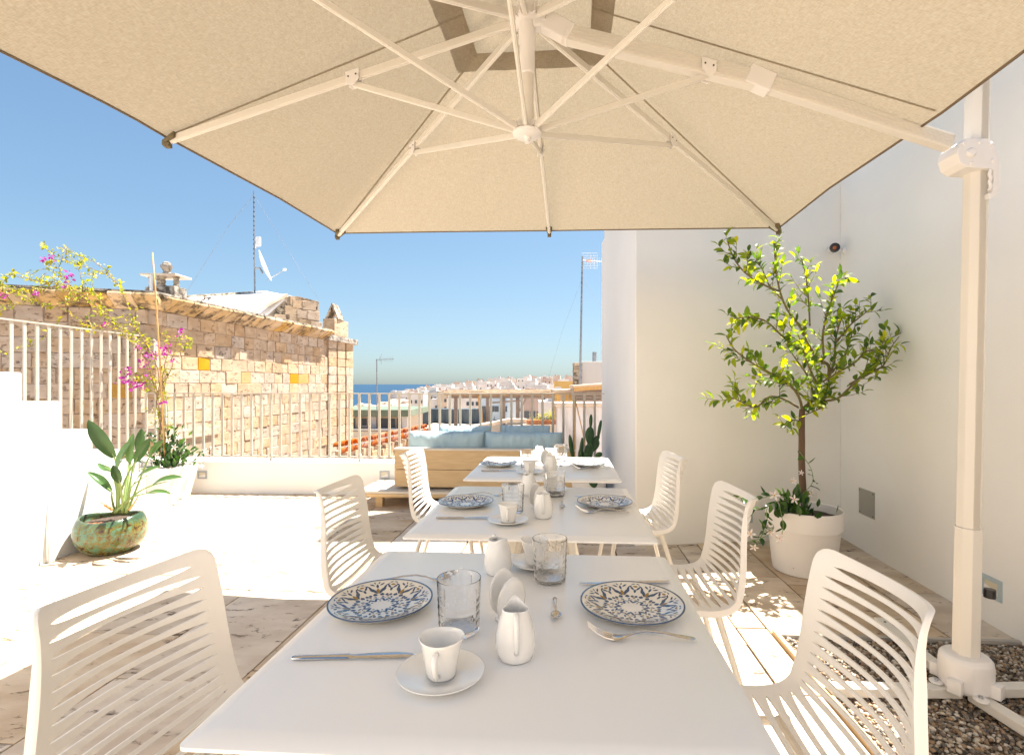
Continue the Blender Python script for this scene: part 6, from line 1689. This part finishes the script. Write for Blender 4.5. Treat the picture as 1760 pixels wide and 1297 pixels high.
for (x0, y0, x1, y1) in ((700, 850, 618, 800), (800, 850, 860, 755), (690, 850, 640, 822)): b.tube(smooth_path([cp(x0, y0, -.05), cp((x0 + x1) / 2 + 4, (y0 + y1) / 2, -.06), cp(x1, y1, -.06)], 3), [.008, .008, .007, .006, .005, .004, .002], 6)
b.build('dry_sheath', M['cane'], bp_, smooth='all')

# ---------------------------------------------------------------- prickly pear at the end of the terrace
CD = 4.95; CC = Vector(((1012 - CX) / F * CD, CD, 0))
cpot = thing('cactus_planter', 'plain white planter holding the cactus beside the wall corner, mostly hidden by the tables', 'planter', tuple(CC))
b = B(); b.lathe([(0, 0), (.13, 0), (.14, .01), (.17, .30), (.175, .33), (.165, .33), (.16, .30), (0, .30)], 40); b.build('pot_body', M['potw'], cpot, smooth=True)
b = B(); b.lathe([(0, .305), (.162, .302)], 24); b.build('soil', M['soil'], cpot)
ca = world_thing('prickly_pear', 'dark green prickly pear cactus of stacked flat pads beside the wall', 'cactus', tuple(CC + Vector((0, 0, .3))))
def pad(px0, py0, px1, py1, w, d0, d1, yaw):
    p = W(px0, py0, CD + d0); q = W(px1, py1, CD + d1); ax = q - p; Ln = ax.length; t = ax.normalized(); sd = Vector((math.cos(yaw), math.sin(yaw), 0)); sd = (sd - t * sd.dot(t)).normalized(); f_ = t.cross(sd)
    b = B(); ns_, nr = 14, 10
    for i in range(ns_ + 1):
        s = i / ns_; ww = w / 2 * (math.sin(math.pi * min(1, s * .96 + .02)) ** .6) * (.75 + .35 * s); 
        for k in range(nr):
            a = 2 * math.pi * k / nr; b.v.append(tuple(p + ax * s + sd * math.cos(a) * ww + f_ * math.sin(a) * (.006 + .010 * ww / (w / 2))))
    for i in range(ns_):
        for k in range(nr): b.f.append((i * nr + k, i * nr + (k + 1) % nr, (i + 1) * nr + (k + 1) % nr, (i + 1) * nr + k)); b.m.append(0)
    b.f += [tuple(range(nr - 1, -1, -1)), tuple(ns_ * nr + k for k in range(nr))]; b.m += [0, 0]
    b.build('pad', M['cactus'], ca, smooth='all')
for a_ in [(1008, 800, 1014, 760, .10, 0, 0, .2), (985, 790, 979, 747, .055, -.02, -.05, .6), (997, 790, 1001, 752, .06, -.06, -.08, 1.0), (1012, 764, 1015, 733, .10, 0, .02, .3), (1015, 736, 1016, 712, .045, .02, .03, .8),
           (1018, 776, 1024, 751, .11, .04, .05, -.2), (1020, 760, 1030, 748, .05, .05, .05, 0), (1027, 756, 1033, 722, .05, .04, .05, .9), (1000, 800, 998, 770, .07, .05, .06, -.5), (1024, 785, 1034, 778, .07, -.08, -.10, .1), (1016, 812, 1022, 838, .10, -.14, -.18, .3), (1006, 806, 1010, 778, .09, -.06, -.06, .5)]: pad(*a_)
ck = world_thing('cactus_cane', 'two thin bamboo canes leaning in the cactus planter against the railing', 'cane', tuple(CC + Vector((-.05, .03, .3))))
b = B(); b.tube([W(987, 805, CD + .02), W(988, 760, CD + .03), W(989, 681, CD + .1)], .007, 7); b.build('cane', M['cane'], ck, smooth='all')
b = B(); b.tube([W(1010, 790, CD), W(1001, 740, CD + .05), W(990, 692, CD + .1)], .005, 7); b.build('cane', M['cane'], ck, smooth='all')
b = B(); b.lathe([(0, -.012), (.010, -.01), (.010, .01), (0, .012)], 8, W(989, 690, CD + .1)); b.build('tie', pm('green_tie', (.05, .35, .08), .6), ck)

# ================================================================ small wall fittings
def wall_frame(c, u, w, h, name, label, cat, mat, inner, group=None, depth=.012, nrm=None):
    """small framed fitting with recessed centre, centre c on a wall running along u"""
    c = Vector(c); u = Vector(u).normalized(); nrm = Vector(nrm) if nrm is not None else Vector((u.y, -u.x, 0)); k = Vector((0, 0, 1))
    t = world_thing(name, label, cat, tuple(c), group); b = B(); fw = min(w, h) * .2
    for (a0, a1, b0, b1) in ((-w / 2, w / 2, h / 2 - fw, h / 2), (-w / 2, w / 2, -h / 2, -h / 2 + fw), (-w / 2, -w / 2 + fw, -h / 2 + fw, h / 2 - fw), (w / 2 - fw, w / 2, -h / 2 + fw, h / 2 - fw)):
        b.extrude([c + u * a0 + k * b0 + nrm * -.004, c + u * a1 + k * b0 + nrm * -.004, c + u * a1 + k * b1 + nrm * -.004, c + u * a0 + k * b1 + nrm * -.004], nrm * depth)
    b.build('frame', mat, t)
    b = B(); a = w / 2 - fw; q = h / 2 - fw; b.extrude([c + u * x + k * z + nrm * -.002 for x, z in ((-a, -q), (a, -q), (a, q), (-a, q))], nrm * .0045); 
    b.build('lens', inner, t)
    b = B(); b.extrude([c + u * x + k * z + nrm * .0026 for x, z in ((-a, -q), (a, -q), (a, q * .2), (-a, q * -.5))], nrm * .0025); b.build('baffle', M['potw'], t)
    return t
M['bluegrey'] = pm('blue_grey_plastic', (.42, .50, .53), .45); M['lens'] = pm('frosted_lens', (.62, .56, .42), .4)
def on_par(px, py):
    # point on the parapet front face seen at px,py
    k = (px - CX) / F; T = math.tan(YAW); d = (5.66 - 2.43 * T) / (1 + k * T); return W(px, py, d)
wall_frame(on_par(348, 815.5), RX, .11, .088, 'step_light', 'recessed grey-framed wall light in the parapet near the square planter', 'light', M['grey'], M['lens'], 'recessed wall lights')
wall_frame(on_par(661, 815.5), RX, .11, .088, 'step_light', 'recessed grey-framed wall light in the parapet beside the sofa deck', 'light', M['grey'], M['lens'], 'recessed wall lights')
rwu = (Vector((2.458, 4.07, 0)) - Vector((1.905, -2.2, 0))).normalized(); rwn = Vector((-rwu.y, rwu.x, 0))
def on_rw(px, py):
    # ray hits right wall line x = 2.458 - (4.07-y)*m
    m = (2.458 - 1.905) / 6.27; k = (px - CX) / F; d = (2.458 - 4.07 * m) / (k - m); return W(px, py, d)
wall_frame(on_rw(1705, 1009), rwu, .13, .105, 'step_light', 'recessed blue-grey wall light on the right wall behind the parasol mast', 'light', M['bluegrey'], M['lens'], 'recessed wall lights', nrm=rwn)
bwu = (Vector((2.86, 4.124, 0)) - Vector((.777, 3.85, 0))).normalized(); bwn = Vector((bwu.y, -bwu.x, 0))
def on_bw(px, py):
    m = (4.124 - 3.85) / (2.86 - .777); k = (px - CX) / F; d = (3.85 - .777 * m) / (1 - k * m); return W(px, py, d)
wall_frame(on_bw(1285, 889), bwu, .075, .08, 'step_light', 'recessed blue-grey wall light low on the wall behind the lemon tree planter', 'light', M['bluegrey'], M['lens'], 'recessed wall lights', nrm=bwn)
t = wall_frame(on_bw(1397, 855), bwu, .065, .095, 'power_socket', 'white wall socket just behind the lemon tree stem', 'socket', M['potw'], M['hub'], nrm=bwn)
c = on_rw(1490, 864); t = world_thing('access_panel', 'flat brushed steel cover plate screwed to the right wall', 'panel', tuple(c))
b = B(); b.extrude([c + rwu * x + Vector((0, 0, z)) for x, z in ((-.10, -.095), (.10, -.095), (.10, .095), (-.10, .095))], rwn * .004); b.build('cover_plate', M['bsteel'], t)
b = B()
for x in (-.085, .085):
    for z in (-.08, .08): p = c + rwu * x + Vector((0, 0, z)) + rwn * .004; b.tube([p, p + rwn * .003], .005, 8)
b.build('screw', M['screw'], t)
# security camera
c = on_rw(1452, 430); cc = world_thing('security_camera', 'small bullet security camera high in the wall corner above the lemon tree', 'camera', tuple(c))
e0 = c + rwn * .12 + Vector((0, -.06, .0)); ddir = Vector((-.35, -1, -.12)).normalized(); qm = ddir.to_track_quat('Z', 'Y').to_matrix().to_4x4()
b = B(); b.lathe([(0, 0), (.030, 0), (.030, .004), (.014, .02)], 20); tb = B(); tb.add([c + (rwn.to_track_quat('Z', 'Y').to_matrix() @ Vector(v)) for v in b.v], b.f); tb.tube([c + rwn * .015, c + rwn * .06, e0 + ddir * -.03], .010, 8); tb.build('wall_mount', M['hub'], cc, smooth=True)
b = B(); b.lathe([(0, -.07), (.026, -.068), (.034, -.055), (.034, .045), (.030, .045)], 28); tb = B(); tb.add([e0 + (qm.to_3x3() @ Vector(v)) for v in b.v], b.f); tb.build('housing', M['hub'], cc, smooth=True)
b = B(); b.lathe([(.0345, .035), (.0355, .055), (.030, .056), (.027, .046), (0, .046)], 28); tb = B(); tb.add([e0 + (qm.to_3x3() @ Vector(v)) for v in b.v], b.f); tb.build('front_ring', M['black'], cc, smooth=True)
b = B(); b.lathe([(0, .050), (.010, .049), (.014, .0465)], 20); tb = B(); tb.add([e0 + (qm.to_3x3() @ Vector(v)) for v in b.v], b.f); tb.build('lens', pm('amber_lens', (.35, .10, .03), .1), cc, smooth=True)

# shrubs in the roof trough
rs_ = world_thing('trough_shrub', 'small bright green shrubs growing in the roof trough', 'plant', tuple(W(935, 718, 15.2)))
pl = []
for (px, py, n_, r_) in ((944, 715, 140, .11), (930, 718, 60, .08), (918, 720, 40, .07), (954, 717, 90, .08)):
    c = W(px, py, 15.2)
    for _ in range(n_): p = c + Vector((rt2.gauss(0, r_), rt2.gauss(0, r_), rt2.gauss(0, r_ * .8))); pl.append((p, Vector((rt2.uniform(-1, 1), rt2.uniform(-1, 1), rt2.uniform(-.2, 1))), 0, .06))
scatter_leaves(rs_, bl, pl, 0, 'leaf', 'foliage', [M['boug']])

for o in list(scene.objects):
    if o.get('_at') is not None: del o['_at']
